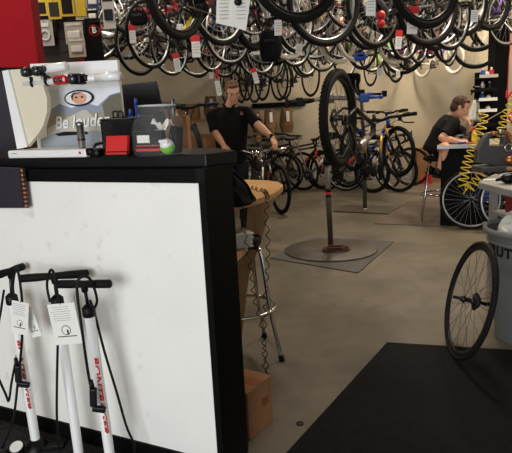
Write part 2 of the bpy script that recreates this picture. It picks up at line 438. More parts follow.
CM = {}
def variant(me, mats):
    k = (me.name, tuple(mats))
    if k not in CM:
        c = me.copy()
        for i, q in enumerate(mats):
            if q is not None and i < len(c.materials): c.materials[i] = MATS[q]
        CM[k] = c
    return CM[k]
def paint(name, col, metal=0):
    return mat('paint_'+name, col, .3, metal, coat=.6)
for n_, c_ in dict(black=(18, 18, 20), white=(228, 226, 220), red=(190, 24, 30), yellow=(228, 196, 40), orange=(200, 70, 30), blue=(34, 70, 170), silver=(186, 184, 180),
                   grey=(100, 100, 104), teal=(80, 190, 178), pink=(214, 60, 120), magenta=(225, 40, 140), green=(110, 170, 50), maroon=(110, 20, 40), navy=(26, 34, 80), purple=(120, 90, 190)).items():
    paint(n_, c_, .8 if n_ == 'silver' else 0)

def bicycle(kind, label, frame='black', accent='white', rim='rim_black', loc=(0, 0, 0), yaw=0, pitch=0, roll=0, group=None, forkmat=None, stan='steel', tire='tire_rubber',
            knob=False, bar=None, grip=None, seat=None, front=True, steer=0, cat='bicycle', name='bicycle'):
    geo, parts = bike_meshes(kind)
    root = thing(name, label, cat, loc, group=group)
    root.rotation_euler = Euler((roll, pitch, yaw), 'XYZ')
    hb = Vector((geo['fa'].x*.63, 0, 0))
    for nm, me in parts:
        ms = {'frame': ['paint_'+frame, 'paint_'+accent], 'fork': [forkmat or ('paint_'+frame if kind in ('road', 'hybrid', 'kids') else 'black_plastic'), stan],
              'handlebar': [bar], 'grip': [grip], 'saddle': [seat]}.get(nm)
        if ms and any(ms): me = variant(me, ms)
        link(nm, me, root)
    for nm, ax in (('rear', geo['ra']), ('front', geo['fa'])):
        if nm == 'front' and not front: continue
        w, t = wheel_parts(geo['R'], geo['tr'], rim, 'spoke_steel' if rim != 'rim_black' else 'spoke_black', .012 if kind != 'road' else .018, knob, kind in ('mtb', 'fat'), nm == 'rear', tire)
        wo = link('wheel', w, root, ax); wo.rotation_euler = (0, random.uniform(0, 6), 0)
        link('tire', t, wo)
    return root

def bike_by_wheel(px, py, zb, yaw, which, kind, label, **kw):
    """stands or hangs a bicycle so that its front or rear wheel meets the level zb under a given point"""
    geo, _ = bike_meshes(kind); p = atz(px, py, zb)
    ax = geo['fa'].x if which == 'f' else geo['ra'].x
    yw = math.radians(yaw); d = Vector((math.cos(yw), math.sin(yw), 0))
    loc = p-d*ax; loc.z = zb
    return bicycle(kind, label, loc=loc, yaw=yw, **kw)

# ------------------------------------------------------------------ room
Z0 = 0
b = MB(); b.box((0, 3.5, -.05), (12, 15, .1)); struct('floor', b, ['concrete'])
BY = 10.8
b = MB(); b.box((0, BY+.1, 1.75), (12, .2, 3.5)); b.add([], []); struct('wall_back', b, ['wall_paint'])
b = MB(); b.box((3.95, 3.5, 1.75), (.2, 14.1, 3.5)); struct('wall_right', b, ['wall_paint'])
b = MB(); b.box((-4.6, 3.5, 1.75), (.2, 14.1, 3.5)); struct('wall_left', b, ['wall_paint'])
CZ = 3.45
b = MB(); b.box((-.3, 3.5, CZ+.05), (8.8, 14.1, .1))
struct('ceiling', b, ['ceiling_paint'])
b = MB(); b.box((-.3, BY-.012, .05), (8.5, .02, .1)); struct('baseboard_back', b, ['bench_grey'])
for i, x in enumerate((-3.2, -1.9, -.6, .7, 2.0, 3.3)):
    b = MB(); b.box((0, 0, 0), (.09, 13.8, .2)); struct('trim_%d' % (i+1), b, ['plywood'], (x, 3.5, CZ-.1))


# ------------------------------------------------------------------ service counter
B0 = Vector((-.196, 1.969, 0)); CX = Vector((.898, -.44, 0)); CY = Vector((.44, .898, 0)); CA = math.atan2(-.44, .898)
CT = 1.262
def cw(x, y, z): return B0+CX*x+CY*y+Vector((0, 0, z))
def toc(p): d = Vector(p)-B0; return Vector((d.dot(CX), d.dot(CY), p[2]))
def cpl(px, py, ly):            # where a line of sight meets the vertical plane a depth ly behind the counter front
    d = ray(px, py); t = (ly-(EYE-B0).dot(CY))/d.dot(CY); return toc(EYE+d*t)
cnt = thing('service_counter', 'long service counter with white front panel and black laminate top', 'counter', B0, CA)
b = MB(); b.box((-1.396, -.003, .625), (2.808, .02, 1.09)); b.obj('front_panel', ['panel_white'], cnt)
A_ = toc(atz(204, 154.5, CT)); Bc = toc(atz(236.5, 150.5, CT)); Cc = toc(atz(222, 148.3, CT)); D_ = toc(atz(168, 153.6, CT))
b = MB(); top = [V(-2.8, A_.y, 0), V(D_.x, A_.y, 0), V(A_.x, A_.y+.012, 0), V(Bc.x, Bc.y, 0), V(Cc.x, Cc.y, 0), V(Cc.x-.05, Cc.y+.04, 0), V(-2.8, Cc.y+.06, 0)]
b.prism([V(p.x, p.y, CT-.046) for p in top], (0, 0, .046))
ct_ = b.obj('countertop', ['black_laminate'], cnt)
bv = ct_.modifiers.new('bevel', 'BEVEL'); bv.width = .004; bv.segments = 2
b = MB(); b.prism([V(-2.8, -.02, 1.168), V(.004, -.02, 1.168), V(.034, -.01, 1.168), V(.034, .2, 1.168), V(0, .2, 1.168), V(-2.8, .2, 1.168)], (0, 0, .048)); b.obj('apron', ['black_paint'], cnt)
b = MB(); b.box((.021, .092, .585), (.026, .205, 1.17)); b.box((.004, .1, .585), (.008, .18, 1.17)); b.obj('end_panel', ['black_paint'], cnt)
b = MB(); b.box((-1.4, -.018, .04), (2.8, .012, .08)); b.obj('kick_strip', ['black_paint'], cnt)
b = MB(); b.box((-1.4, .24, .62), (2.75, .02, 1.08)); b.obj('back_panel', ['black_paint'], cnt)

def cthing(name, label, cat, x, y, z=CT, group=None): return thing(name, label, cat, cw(x, y, z), CA, group)

# dark board hung on the counter front, with a ribbed brown edge
q = [cpl(*p, -.05) for p in ((-40, 166), (19, 168.5), (24, 208), (-40, 208))]
pn = cthing('hanging_board', 'dark purple board with a ribbed brown edge hanging on the counter front', 'board', q[0].x, -.05, 0)
b = MB(); b.prism([V(p.x-q[0].x, 0, p.z) for p in q], (0, .02, 0)); b.obj('board', ['dark_purple'], pn)
b = MB()
for i in range(9):
    t = (i+.5)/9; p = q[1].lerp(q[2], t); b.box((p.x-q[0].x+.009, .008, p.z), (.014, .018, .010), None, 0, .003)
b.prism([V(q[1].x-q[0].x, .004, q[1].z), V(q[1].x-q[0].x+.016, .004, q[1].z), V(q[2].x-q[0].x+.016, .004, q[2].z), V(q[2].x-q[0].x, .004, q[2].z)], (0, .012, 0), 1)
b.obj('ribbed_edge', ['copper', 'dark_slat'], pn)

# ------------------------------------------------------------------ bike light display on the counter
mat('print_sky', (222, 225, 230), .5); mat('print_hill', (142, 149, 165), .6); mat('print_scrub', (150, 143, 124), .6, noise=.3, scale=60)
mat('print_road', (190, 184, 174), .6); mat('print_dash', (150, 156, 164), .4); mat('print_bush', (104, 100, 84), .6, noise=.4, scale=90)
mat('white_board', (240, 240, 240), .45, coat=.2)
o = cpl(8, 157, .0); o = V(o.x, .0, CT)
dis = cthing('light_display', 'white countertop bike light display with a road photo reading Be louder', 'display stand', o.x, o.y)
def L(px, py, ly): p = cpl(px, py, ly); return p-o
def flat(b, pts, ly, th, mi=0): b.prism([L(x, y, ly) for x, y in pts], (0, th, 0), mi)
b = MB(); a0 = L(8, 157, 0); a1 = L(86, 155, 0); b.box(((a1.x)/2, .11, .016), (a1.x, .22, .032), None, 0, .006)
tr_ = b.obj('tray', ['white_plastic'], dis)
b = MB(); e_ = L(80, 151.5, 0); b.box((e_.x, -.002, .018), (.008, .003, .010), None, 0); b.box((.04, -.002, .02), (.03, .002, .004), None, 1); b.obj('tray_logo', ['tag_red', 'ink_grey'], tr_)
b = MB(); flat(b, [(30, 64), (117, 60), (126, 150), (38, 152)], .17, .014); b.obj('back_panel', ['white_board'], dis)
def onp(pts, k, mi, b): b.prism([L(x, y, .17)+V(0, -.0012*k, 0) for x, y in pts], (0, .0011, 0), mi)
b = MB()
onp([(47, 90), (119, 84), (125, 146), (48, 150)], 1, 0, b)
onp([(47, 112), (60, 104), (72, 108), (86, 103), (98, 106), (110, 95), (120, 92), (122, 118), (47, 120)], 2, 1, b)
onp([(47, 115), (122, 111), (125, 140), (48, 144)], 3, 2, b)
onp([(83, 110), (88, 110), (118, 145), (48, 146), (49, 128)], 4, 3, b)
onp([(103, 104), (112, 95), (121, 93), (124, 122), (106, 118)], 5, 5, b)
onp([(42, 139), (60, 132), (100, 131), (124, 138), (125, 148), (42, 152)], 6, 4, b)
onp([(56, 134), (66, 131.5), (88, 131.5), (90, 134), (60, 136)], 7, 6, b)
pr_ = b.obj('printed_photo', ['print_sky', 'print_hill', 'print_scrub', 'print_road', 'print_dash', 'print_bush', 'ink_black'], dis)
b = MB(); c_ = L(80.5, 98, .17); 
def oval(b, c, w, h, y, th, mi, n=24): b.prism([c+V(math.cos(2*PI*i/n)*w, y, math.sin(2*PI*i/n)*h) for i in range(n)], (0, th, 0), mi)
rx = (L(95, 98, .17)-L(66, 98, .17)).length/2; rz_ = rx*.42
oval(b, c_, rx, rz_, -.012, .002, 0); oval(b, c_, rx*.9, rz_*.8, -.013, .002, 1); oval(b, c_+V(.006, 0, -.001), rx*.50, rz_*.74, -.014, .002, 2)
for s in (-1, 1): oval(b, c_+V(.006+s*rx*.2, 0, .003), rx*.08, rz_*.12, -.0150, .002, 3)
b.prism([c_+V(rx*x, -.0155, rz_*z) for x, z in ((-.42, -.3), (-.48, .3), (-.3, .68), (.3, .7), (.1, .55), (-.28, .45))], (0, .001, 0), 4)
b.obj('printed_mirror', ['ink_black', 'print_sky', 'skin', 'ink_black', 'hair_brown'], pr_)
tw = L(109, 121, .17)-L(57, 122, .17)
tm = text_mesh('slogan_text', 'Be louder.', tw.length*.262, 'white_board', .0008, .25, bold=.0006)
to = link('slogan_text', tm, pr_, L(84, 121.5, .17)+V(0, -.0115, 0)); to.rotation_euler = (PI/2, math.radians(-1), 0)
# cream side panel with the concave edge and front fin
b = MB(); flat(b, [(7, 70), (38, 68), (42, 82), (47, 98), (47, 112), (43, 126), (38, 134), (27, 147)], .05, .02)
cs_ = b.obj('side_panel', ['cream_board'], dis)
b = MB(); flat(b, [(2, 71), (8, 70), (27, 147), (17, 149)], .04, .008); b.obj('side_fin', ['white_board'], cs_)
# rail carrying the lights
b = MB(); ra_ = L(25, 84, .06); rb_ = L(120, 76, .06)
b.cyl(ra_, rb_, .0135, n=18); b.ball(ra_, .0135); b.cyl(L(97, 77.5, .06), rb_+V(.0, 0, 0), .0175, n=18); b.box((L(112, 77, .06)+L(112, 77, .17))/2, (.02, .12, .012))
b.box((L(40, 82, .06)+L(40, 82, .17))/2+V(0, 0, .0), (.015, .10, .012))
b.obj('rail', ['white_plastic'], dis)
def blight(label, px, py, w, col, kind):
    c = cpl(px, py, .045); t = cthing('bike_light', label, 'bike light', c.x, c.y, c.z, 'bike lights clipped on the display rail')
    b = MB()
    if kind == 'long':
        b.tube([V(-w/2, 0, 0), V(-w/2+.006, 0, 0), V(w/2-.004, 0, .002), V(w/2, 0, .002)], [.011, .014, .013, .010], 14); b.obj('housing', [col], t)
        b = MB(); b.cyl(V(-w/2-.002, -.012, 0), V(-w/2+.0, -.0165, 0), .0075, n=14); b.lathe([(.008, 0), (.010, .003)], (-w/2+.01, -.014, 0), (0, -1, 0)); b.obj('lens', ['lens_glass'], t)
    elif kind == 'round':
        b.cyl(V(0, .02, 0), V(0, -.012, 0), .0145, n=18); b.box((0, .004, -.002), (.034, .03, .022), None, 0, .005); b.obj('housing', [col], t)
        b = MB(); b.lathe([(.0115, 0), (.010, .003), (.0, .0045)], (0, -.012, 0), (0, -1, 0), caps=False); b.obj('lens', ['lens_glass'], t)
    elif kind == 'red':
        b.box((0, -.008, 0), (w, .03, .032), None, 0, .010); b.obj('housing', [col], t)
        b = MB()
        for k in (-.012, .010): b.lathe([(.009, 0), (.008, .003), (0, .004)], (k, -.023, 0), (0, -1, 0), caps=False)
        b.obj('lens', ['lens_glass'], t)
    else:
        b.box((0, 0, 0), (w, .04, .036), None, 0, .008); b.cyl(V(-w*.2, .0, 0), V(-w*.2, -.034, 0), .018, n=18); b.box((w*.6, .01, .002), (w*.6, .03, .022), None, 0, .006); b.obj('housing', [col], t)
        b = MB(); b.lathe([(.015, 0), (.013, .004), (0, .006)], (-w*.2, -.034, 0), (0, -1, 0), caps=False); b.obj('lens', ['lens_glass'], t)
    t.scale = (1.35,)*3 if kind in ('long', 'round') else (1.15,)*3
    return t
blight('small black round bike light, leftmost on the white display rail', 27, 72, .03, 'black_plastic', 'round')
blight('black round bike light with silver lens, second from left on the display rail', 38, 71, .03, 'black_plastic', 'round')
blight('white tubular bike light standing above the display rail', 56, 68, .085, 'white_plastic', 'long')
blight('red bike light with twin lenses clipped to the display rail', 63, 80, .06, 'red_plastic', 'red')
blight('large black headlight with round lens at the right of the display rail', 80, 79, .034, 'black_plastic', 'big')
for i, (px, py) in enumerate(((34, 83), (48, 81))):
    c = cpl(px, py, .06); t = cthing('mounting_strap', 'black mounting strap round the white display rail, %s the red light' % ('far left of' if i == 0 else 'just left of'), 'strap', c.x, c.y, c.z, 'black straps on the display rail')
    b = MB(); b.torus((0, 0, 0), (1, 0, -.1), .0165, .004, 20, 8, rz=.007); b.obj('band', ['black_plastic'], t)
    b = MB(); b.box((0, -.008, .018), (.016, .018, .012), None, 0, .003); b.obj('buckle', ['black_plastic'], t)
# silver tube and black headlamp on the tray
c = cpl(82, 144, .06); t = cthing('torch', 'silver cylindrical torch standing on the light display tray', 'torch', c.x, .06, CT+.032)
hh = cpl(81, 122, .06).z-CT-.032
b = MB(); b.lathe([(.013, 0), (.015, .004), (.015, hh*.85), (.016, hh*.86), (.016, hh), (.0, hh)], n=20); b.obj('body', ['steel'], t)
b = MB(); b.lathe([(.0155, hh*.3), (.0162, hh*.31), (.0162, hh*.36), (.0155, hh*.37)], n=20, caps=False); b.obj('grip_ring', ['dark_steel'], t)
c = cpl(95, 146, -.01); t = cthing('headlamp', 'black headlamp lying between the display tray and pen holder', 'headlamp', c.x, -.005)
b = MB(); b.box((0, 0, .018), (.05, .045, .034), None, 0, .012); b.cyl((-.01, -.0, .022), (-.014, -.03, .024), .015, n=16); b.obj('housing', ['black_plastic'], t)
b = MB(); b.tube(smoothpath([V(.02, .02, .02), V(.0, .05, .05), V(-.045, .05, .045), V(-.03, .02, .03)], 5), .006, 8); b.obj('strap', ['black_plastic'], t)

# ------------------------------------------------------------------ pen holder, cards, jar
p0_ = cpl(104, 152, .05); p1_ = cpl(137, 151, .05); w_ = p1_.x-p0_.x; h_ = cpl(120, 119, .05).z-CT
t = cthing('mesh_organizer', 'black wire mesh desk organizer holding pens on the counter', 'organizer', (p0_.x+p1_.x)/2, .11)
b = MB()
for s in (-1, 1):
    b.box((s*w_/2, 0, h_/2), (.003, .12, h_)); b.box((0, s*.06, h_/2), (w_, .003, h_))
b.box((0, 0, .002), (w_, .12, .004)); b.box((0, .0, h_*.45), (w_, .003, h_*.9)); b.obj('mesh_body', ['mesh_black'], t)
b = MB(); b.tube([V(-w_/2, -.06, h_), V(w_/2, -.06, h_), V(w_/2, .06, h_+.006), V(-w_/2, .06, h_+.006)], .004, 8, closed=True)
for sx in (-1, 1):
    for sy in (-1, 1): b.cyl((sx*w_/2, sy*.06, 0), (sx*w_/2, sy*.06, h_), .003, n=6)
b.obj('wire_frame', ['black_plastic'], t)
for k, (dx, col, nm, lab, lean) in enumerate(((-.01, 'blue_plastic', 'pen', 'blue pen leaning in the black mesh organizer', .02), (.045, 'blue_plastic', 'marker', 'blue marker standing upright beside the clear jar', -.004), (-.035, 'dark_steel', 'scissors', 'dark scissors handle poking out of the mesh organizer', -.02))):
    t = cthing(nm, lab, nm, (p0_.x+p1_.x)/2+dx, .12, CT+.006)
    b = MB()
    if nm == 'scissors':
        b.cyl((0, 0, 0), (lean, 0, h_*.9), .006, n=8); b.torus((lean-.008, 0, h_+.012), (0, 1, 0), .014, .004, 16, 6); b.torus((lean+.016, 0, h_+.010), (0, 1, 0), .014, .004, 16, 6); b.obj('handles', [col], t)
    else:
        b.tube([V(0, 0, 0), V(lean*.1, 0, .01), V(lean, 0, h_*1.1+(.05 if nm == 'marker' else .01))], [.002, .006, .006], 10); b.obj('barrel', [col], t)
        b = MB(); tp = V(lean, 0, h_*1.1+(.05 if nm == 'marker' else .01)); b.tube([tp-V(0, 0, .02), tp, tp+V(0, 0, .006)], [.007, .007, .004], 10); b.obj('cap', [col], t)
q0 = cpl(105, 151, -.01); q1 = cpl(128, 150, -.01); hw_ = q1.x-q0.x; qh = cpl(118, 136, -.01).z-CT
t = cthing('business_cards', 'stack of red cards standing in front of the mesh organizer', 'cards', (q0.x+q1.x)/2, .0)
b = MB(); b.box((0, .0, qh*.55), (hw_*.92, .016, qh*.9), Euler((math.radians(-12), 0, 0)), 0, .001); b.obj('cards', ['tag_red'], t)
b = MB(); b.box((0, -.012, .012), (hw_, .003, .02)); b.box((0, .014, .02), (hw_, .003, .04)); b.box((0, 0, .003), (hw_, .03, .004)); b.obj('holder', ['black_plastic'], t)
mat('jar_rim', (220, 224, 228), .1, alpha=.5)
j0 = cpl(133, 150, .04); j1 = cpl(179, 149, .04); jr = (j1.x-j0.x)/2; jh = cpl(150, 105, .06).z-CT
jc = V((j0.x+j1.x)/2, jr*.9-.02, CT)
t = cthing('clear_jar', 'large clear plastic jar holding small packages on the counter', 'jar', jc.x, jc.y)
prof = [(jr*.86, 0), (jr*.98, .006), (jr, jh*.18), (jr*.99, jh*.45), (jr*.9, jh*.66), (jr*.7, jh*.85), (jr*.66, jh*.9), (jr*.70, jh*.93), (jr*.66, jh*.97), (jr*.66, jh)]
b = MB(); b.lathe(prof, n=40, caps=False); b.lathe([(0, .001), (jr*.86, .001)], n=40, caps=False); b.obj('jar_wall', ['clear_plastic'], t)
b = MB(); b.torus((0, 0, jh*.985), (0, 0, 1), jr*.66, .003, 40, 8); b.obj('rim', ['jar_rim'], t)
jb = thing('package', 'black boxed package with white label and red stripe inside the jar', 'package', cw(jc.x-.02, jc.y-.035, CT+.004), CA)
b = MB(); b.box((0, 0, .045), (.125, .03, .085), None, 0, .003); b.obj('box', ['black_plastic'], jb)
b = MB(); b.box((-.018, -.016, .058), (.055, .002, .028)); b.obj('label', ['paper_white'], jb)
b = MB(); b.box((0, -.016, .018), (.112, .002, .009)); b.box((.0, -.016, .034), (.10, .0015, .004)); b.obj('stripe', ['tag_red'], jb)
jb = thing('green_toy', 'round green and white item inside the clear jar', 'ball', cw(jc.x+.052, jc.y-.03, CT+.03), CA)
b = MB(); b.ball((0, 0, 0), .028, 16, 12); b.obj('ball', ['green_plastic'], jb)
b = MB(); b.ball((0, -.004, .008), (.026, .026, .024), 14, 10); b.box((0, -.02, .022), (.04, .016, .012), None, 0, .004); b.obj('cap', ['white_plastic'], jb)
for k, (dx, dy, dz, lab) in enumerate(((-.01, .04, .04, 'crumpled clear wrapper at the back of the jar'), (.02, .0, .11, 'folded white wrapper on top inside the jar'))):
    jb = thing('wrapper', lab, 'wrapper', cw(jc.x+dx, jc.y+dy, CT+dz), CA)
    b = MB(); rnd = random.Random(k+4)
    vs = [V((i-3)*.013+rnd.uniform(-.004, .004), (j-2)*.012, rnd.uniform(-.012, .012)+.016*math.sin(i+j)) for i in range(7) for j in range(5)]
    b.add(vs, [(i*5+j, i*5+j+1, (i+1)*5+j+1, (i+1)*5+j) for i in range(6) for j in range(4)], 0, False)
    w2 = b.obj('film', ['paper_white' if k else 'lens_glass'], jb); so = w2.modifiers.new('s', 'SOLIDIFY'); so.thickness = .001
# tall black grill of a second package at the right of the jar
jb = thing('package', 'dark ribbed package standing at the right inside the jar', 'package', cw(jc.x+.062, jc.y+.02, CT+.004), CA)
b = MB(); b.box((0, 0, .05), (.022, .05, .1), Euler((0, math.radians(8), 0)), 0, .003)
for i in range(4): b.box((.0+.003*i, -.026, .02+.02*i), (.02, .006, .008))
b.obj('box', ['black_plastic'], jb)

# ------------------------------------------------------------------ tall red and cream display board at the far left
y_ = 3.3
def W(px, py, y=None): return aty(px, py, y if y is not None else y_)
q = [W(-60, -60), W(23, -60), W(38.5, 67), W(-60, 69)]; base = W(-15, 120)
t = thing('display_board', 'tall floor display board, red above and dark below, left of the light display', 'display stand', (base.x, y_, 0))
R_ = V(base.x, y_, 0)
b = MB(); b.prism([p-R_ for p in q], (0, .12, 0)); b.obj('red_header', ['red_board'], t)
q2 = [W(-60, 70), W(13, 70), W(22, 160), W(-60, 160)]
b = MB(); xs = [W(-60, 100).x-R_.x, W(10, 100).x-R_.x-.01]; zt = W(-15, 70).z
b.box(((xs[0]+xs[1])/2, .06, zt/2+.005), (xs[1]-xs[0], .10, zt-.01)); b.obj('column', ['dark_purple'], t)
b = MB(); b.prism([W(-60, 68)-R_, W(38.5, 67)-R_, W(39, 70)-R_, W(-60, 71)-R_], (0, .1, 0)); b.obj('black_edge', ['black_paint'], t)

# ------------------------------------------------------------------ slatwall with packages behind
y_ = 4.6
p0_ = W(10, 20, y_); p1_ = W(83, 60, y_)
t = thing('slatwall_fixture', 'dark slatwall panel hung with small accessories, behind the light display', 'slatwall', ((p0_.x+p1_.x)/2, y_, 0)); R_ = t.location.copy()
wd = p1_.x-p0_.x; b = MB(); b.box((0, .05, 1.35), (wd, .03, 2.7)); b.obj('panel', ['dark_slat'], t)
b = MB()
for i in range(24): b.box((0, .032, .2+i*.105), (wd, .008, .085))
sl = b.obj('slats', ['dark_slat'], t)
b = MB()
for s in (-1, 1): b.box((s*(wd/2+.012), .04, 1.35), (.025, .08, 2.7))
b.box((0, .05, .03), (wd+.1, .4, .06)); b.obj('frame', ['black_paint'], t)
mat('card_grey', (186, 180, 174), .6); mat('card_blue', (40, 70, 130), .5); mat('card_orange', (200, 80, 40), .6)
def pack(px, py, w, h, col, lab, inner=None, dy=0, kind='card'):
    c = W(px, py, y_-.06-dy); t = thing('accessory_package', lab, 'package', c)
    b = MB(); b.box((0, 0, -h/2), (w, .006, h), Euler((.04, 0, 0)), 0); b.obj('card', [col], t)
    b = MB()
    if kind == 'frame':
        b.box((0, -.006, -h*.52), (w*.72, .012, h*.7), Euler((.04, 0, 0)), 0, .004)
    elif kind == 'oval':
        b.torus((0, -.014, -h*.6), (0, 1, 0), w*.28, .008, 24, 8); b.box((0, -.01, -h*.2), (w*.6, .014, h*.16), None, 0, .003)
    else:
        b.box((0, -.012, -h*.58), (w*.7, .022, h*.34), None, 0, .006); b.box((0.0, -.006, -h*.12), (w*.8, .01, h*.1))
    b.obj('contents', [inner or 'black_plastic'], t)
    b = MB(); b.cyl((0, -.02, -.01), (0, .075+dy, .0), .002, n=6); b.ball((0, -.02, -.01), .004, 8, 6); b.obj('peg', ['chrome'], t)
pack(40, 0, .10, .115, 'yellow_card', 'yellow framed package at top left of the slatwall', 'black_plastic', 0, 'frame')
pack(53, -1, .10, .145, 'yellow_card', 'yellow framed package second from left on the slatwall', 'dark_slat', .02, 'frame')
pack(66, -4, .11, .145, 'yellow_card', 'yellow framed package third from left on the slatwall', 'black_plastic', .05, 'frame')
pack(80, -4, .10, .17, 'card_grey', 'white framed package with yellow inside at the slatwall right edge', 'yellow_card', .04, 'frame')
pack(44, 20, .12, .19, 'card_grey', 'white packaged lock hanging in the middle of the slatwall', 'white_plastic', 0, 'oval')
pack(34, 22, .05, .16, 'card_orange', 'thin orange package beside the red board', 'white_plastic', .01)
pack(73, 22, .14, .16, 'card_grey', 'greyish clear bag of parts hanging on the slatwall, upper', 'white_plastic', .03)
pack(76, 38, .13, .14, 'card_grey', 'greyish clear bag of parts hanging on the slatwall, lower', 'white_plastic', .05)
pack(80, 52, .06, .09, 'card_orange', 'orange card hanging lowest on the slatwall', 'tag_red', .0)
pack(92, -6, .09, .10, 'card_blue', 'blue package hanging above the round B emblem', 'white_plastic', .1)
pack(92, 8, .08, .10, 'black_plastic', 'black package with white tab above the round B emblem', 'white_plastic', .12)
pack(107, -4, .09, .23, 'card_grey', 'pale blister package with red top, right of the slatwall', 'black_plastic', .14)
# dark upright board with a round red and white B emblem
c = W(93, 30, 4.5); t = thing('emblem_board', 'black board with a round red and white B emblem beside the slatwall', 'board', (c.x, 4.5, 0))
b = MB(); q = [W(84, 18, 4.5), W(99, 20, 4.5), W(104, 60, 4.5), W(106, 120, 4.5), W(86, 120, 4.5)]; R_ = t.location.copy()
b.prism([p-R_ for p in q], (0, .03, 0)); b.box((0, .015, .6), (.12, .03, 1.3)); b.box((0, 0, .01), (.4, .3, .02)); b.obj('board', ['black_paint'], t)
b = MB(); e = W(94.5, 30.5, 4.5)-R_; b.lathe([(.042, 0), (.042, .004), (0, .004)], e+V(0, -.001, 0), (0, -1, 0), 28); 
b.lathe([(.034, 0), (.034, .002), (0, .002)], e+V(0, -.005, 0), (0, -1, 0), 28, 1); b.obj('emblem', ['tag_red', 'black_plastic'], t)
tm = text_mesh('emblem_letter', 'B', .062, 'white_board', .001, bold=.002); to = link('emblem_letter', tm, t, e+V(0, -.009, 0)); to.rotation_euler = (PI/2, 0, 0)

# ------------------------------------------------------------------ monitor and box behind the counter, wooden desk
DZ = .95
pts = [atz(x, y, DZ) for x, y in ((226, 206), (240, 203), (256, 199), (270, 194.5), (278, 190.5), (282.5, 186.5), (283, 184.5), (279, 182), (270, 180.5), (258, 179.8), (246, 179.6))]
pts += [V(-.5, 3.75, DZ), V(-1.7, 4.1, DZ), V(-1.9, 3.3, DZ), V(-.8, 2.76, DZ)]
R_ = V(-.5, 3.3, 0)
desk = thing('wooden_desk', 'light wood desk with rounded end and slanted leg behind the counter', 'desk', R_)
b = MB(); b.prism([p-R_-V(0, 0, .034) for p in pts], (0, 0, .034)); o_ = b.obj('desktop', ['light_wood'], desk); bv = o_.modifiers.new('b', 'BEVEL'); bv.width = .005; bv.segments = 2; bv.limit_method = 'ANGLE'
ly_ = 3.12
fp = aty(228, 340, ly_); fp2 = aty(243, 320, ly_)
b = MB(); q = [aty(248, 202, ly_), aty(275, 197, ly_), aty(262, 238, ly_), aty(249, 276, ly_), V(fp2.x-.03, ly_, .0), V(fp.x-.16, ly_, .0), aty(238, 262, ly_), aty(246, 230, ly_)]
b.prism([p-R_ for p in q], (0, .035, 0)); b.obj('leg', ['plywood'], desk)
b = MB(); b.box((-1.0, .1, .46), (.035, .6, .91)); b.obj('leg', ['plywood'], desk)
sh = aty(240, 249, 2.95).z
b = MB(); b.prism([p-R_ for p in (V(-1.3, 3.12, sh), V(-.12, 2.62, sh), V(aty(248, 249, 2.95).x, 2.9, sh), V(-.08, 3.1, sh), V(-1.3, 3.4, sh))], (0, 0, .028)); b.obj('shelf', ['light_wood'], desk)
t = thing('paper_stack', 'stack of white papers on the lower shelf of the wooden desk', 'papers', (-.15, 2.9, sh+.028), .3)
b = MB()
for i in range(10): b.box((random.uniform(-.006, .006), random.uniform(-.006, .006), .006+i*.0075), (.23, .16, .0055), Euler((0, 0, random.uniform(-.1, .1))), 0)
b.obj('sheets', ['paper_white'], t)
# jacket lying over the desk corner
t = thing('black_bag', 'soft black bag slumped on the wooden desk beside the counter end', 'bag', (-.08, 2.86, DZ))
b = MB(); rnd = random.Random(3)
vs = []; fs = []; N = 26; K = 14
for i in range(K+1):
    f = i/K; zz = .205*f
    for j in range(N):
        a = 2*PI*j/N; rx_ = (.135-.085*f**1.3)*(1 if f < 1 else .2); ry_ = (.16-.08*f)*(1 if f < 1 else .2)
        k = 1+.07*math.sin(5*a+7*f)+.05*math.sin(9*a-6*f)
        vs.append(V(-.055-.045*f+math.cos(a)*rx_*k, math.sin(a)*ry_*k, zz+.008*math.sin(6*a)*f))
for i in range(K):
    for j in range(N): fs.append((i*N+j, i*N+(j+1) % N, (i+1)*N+(j+1) % N, (i+1)*N+j))
fs += [tuple(range(N))[::-1], tuple(range(K*N, K*N+N))]
b.add(vs, fs, 0, True); b.obj('body', ['fabric_black'], t)
b = MB(); b.tube(smoothpath([V(-.02, -.1, .17), V(.045, -.11, .10), V(.07, -.12, .03)], 6), .008, 8); b.tube(smoothpath([V(-.06, -.1, .12), V(-.01, -.15, .07), V(.02, -.15, .02)], 6), .007, 8); b.obj('strap', ['fabric_black'], t)
# monitor
my = 3.1; q = [W(121, 85, my), W(156, 81, my), W(168, 128, my), W(127, 132, my)]
c = (q[0]+q[1]+q[2]+q[3])/4
t = thing('monitor', 'black flat computer monitor behind the clear jar', 'monitor', (c.x, my+.08, DZ)); R_ = t.location.copy()
b = MB(); b.prism([p-R_ for p in q], (0, .03, 0)); b.obj('screen_case', ['screen_black'], t)
b = MB(); b.prism([c+(p-c)*.93-R_+V(0, -.003, 0) for p in q], (0, .004, 0)); b.obj('screen', ['black_laminate'], t)
b = MB(); b.box((0, .0, (c.z-DZ)/2), (.05, .03, c.z-DZ)); b.obj('neck', ['black_plastic'], t)
b = MB(); b.box((0, 0, .008), (.26, .2, .016), None, 0, .006); b.obj('foot', ['black_plastic'], t)
by_ = 3.35; q0 = W(172, 116, by_); q1 = W(186, 116, by_)
t = thing('cardboard_box', 'tall narrow cardboard box on the desk right of the jar', 'box', ((q0.x+q1.x)/2, by_+.1, DZ))
hb_ = q0.z-DZ; b = MB(); b.box((0, 0, hb_/2), (q1.x-q0.x, .2, hb_), None, 0, .002); b.obj('carton', ['cardboard'], t)
b = MB(); b.box((0, 0, hb_+.001), (.03, .2, .0015)); b.obj('tape', ['plywood'], t)

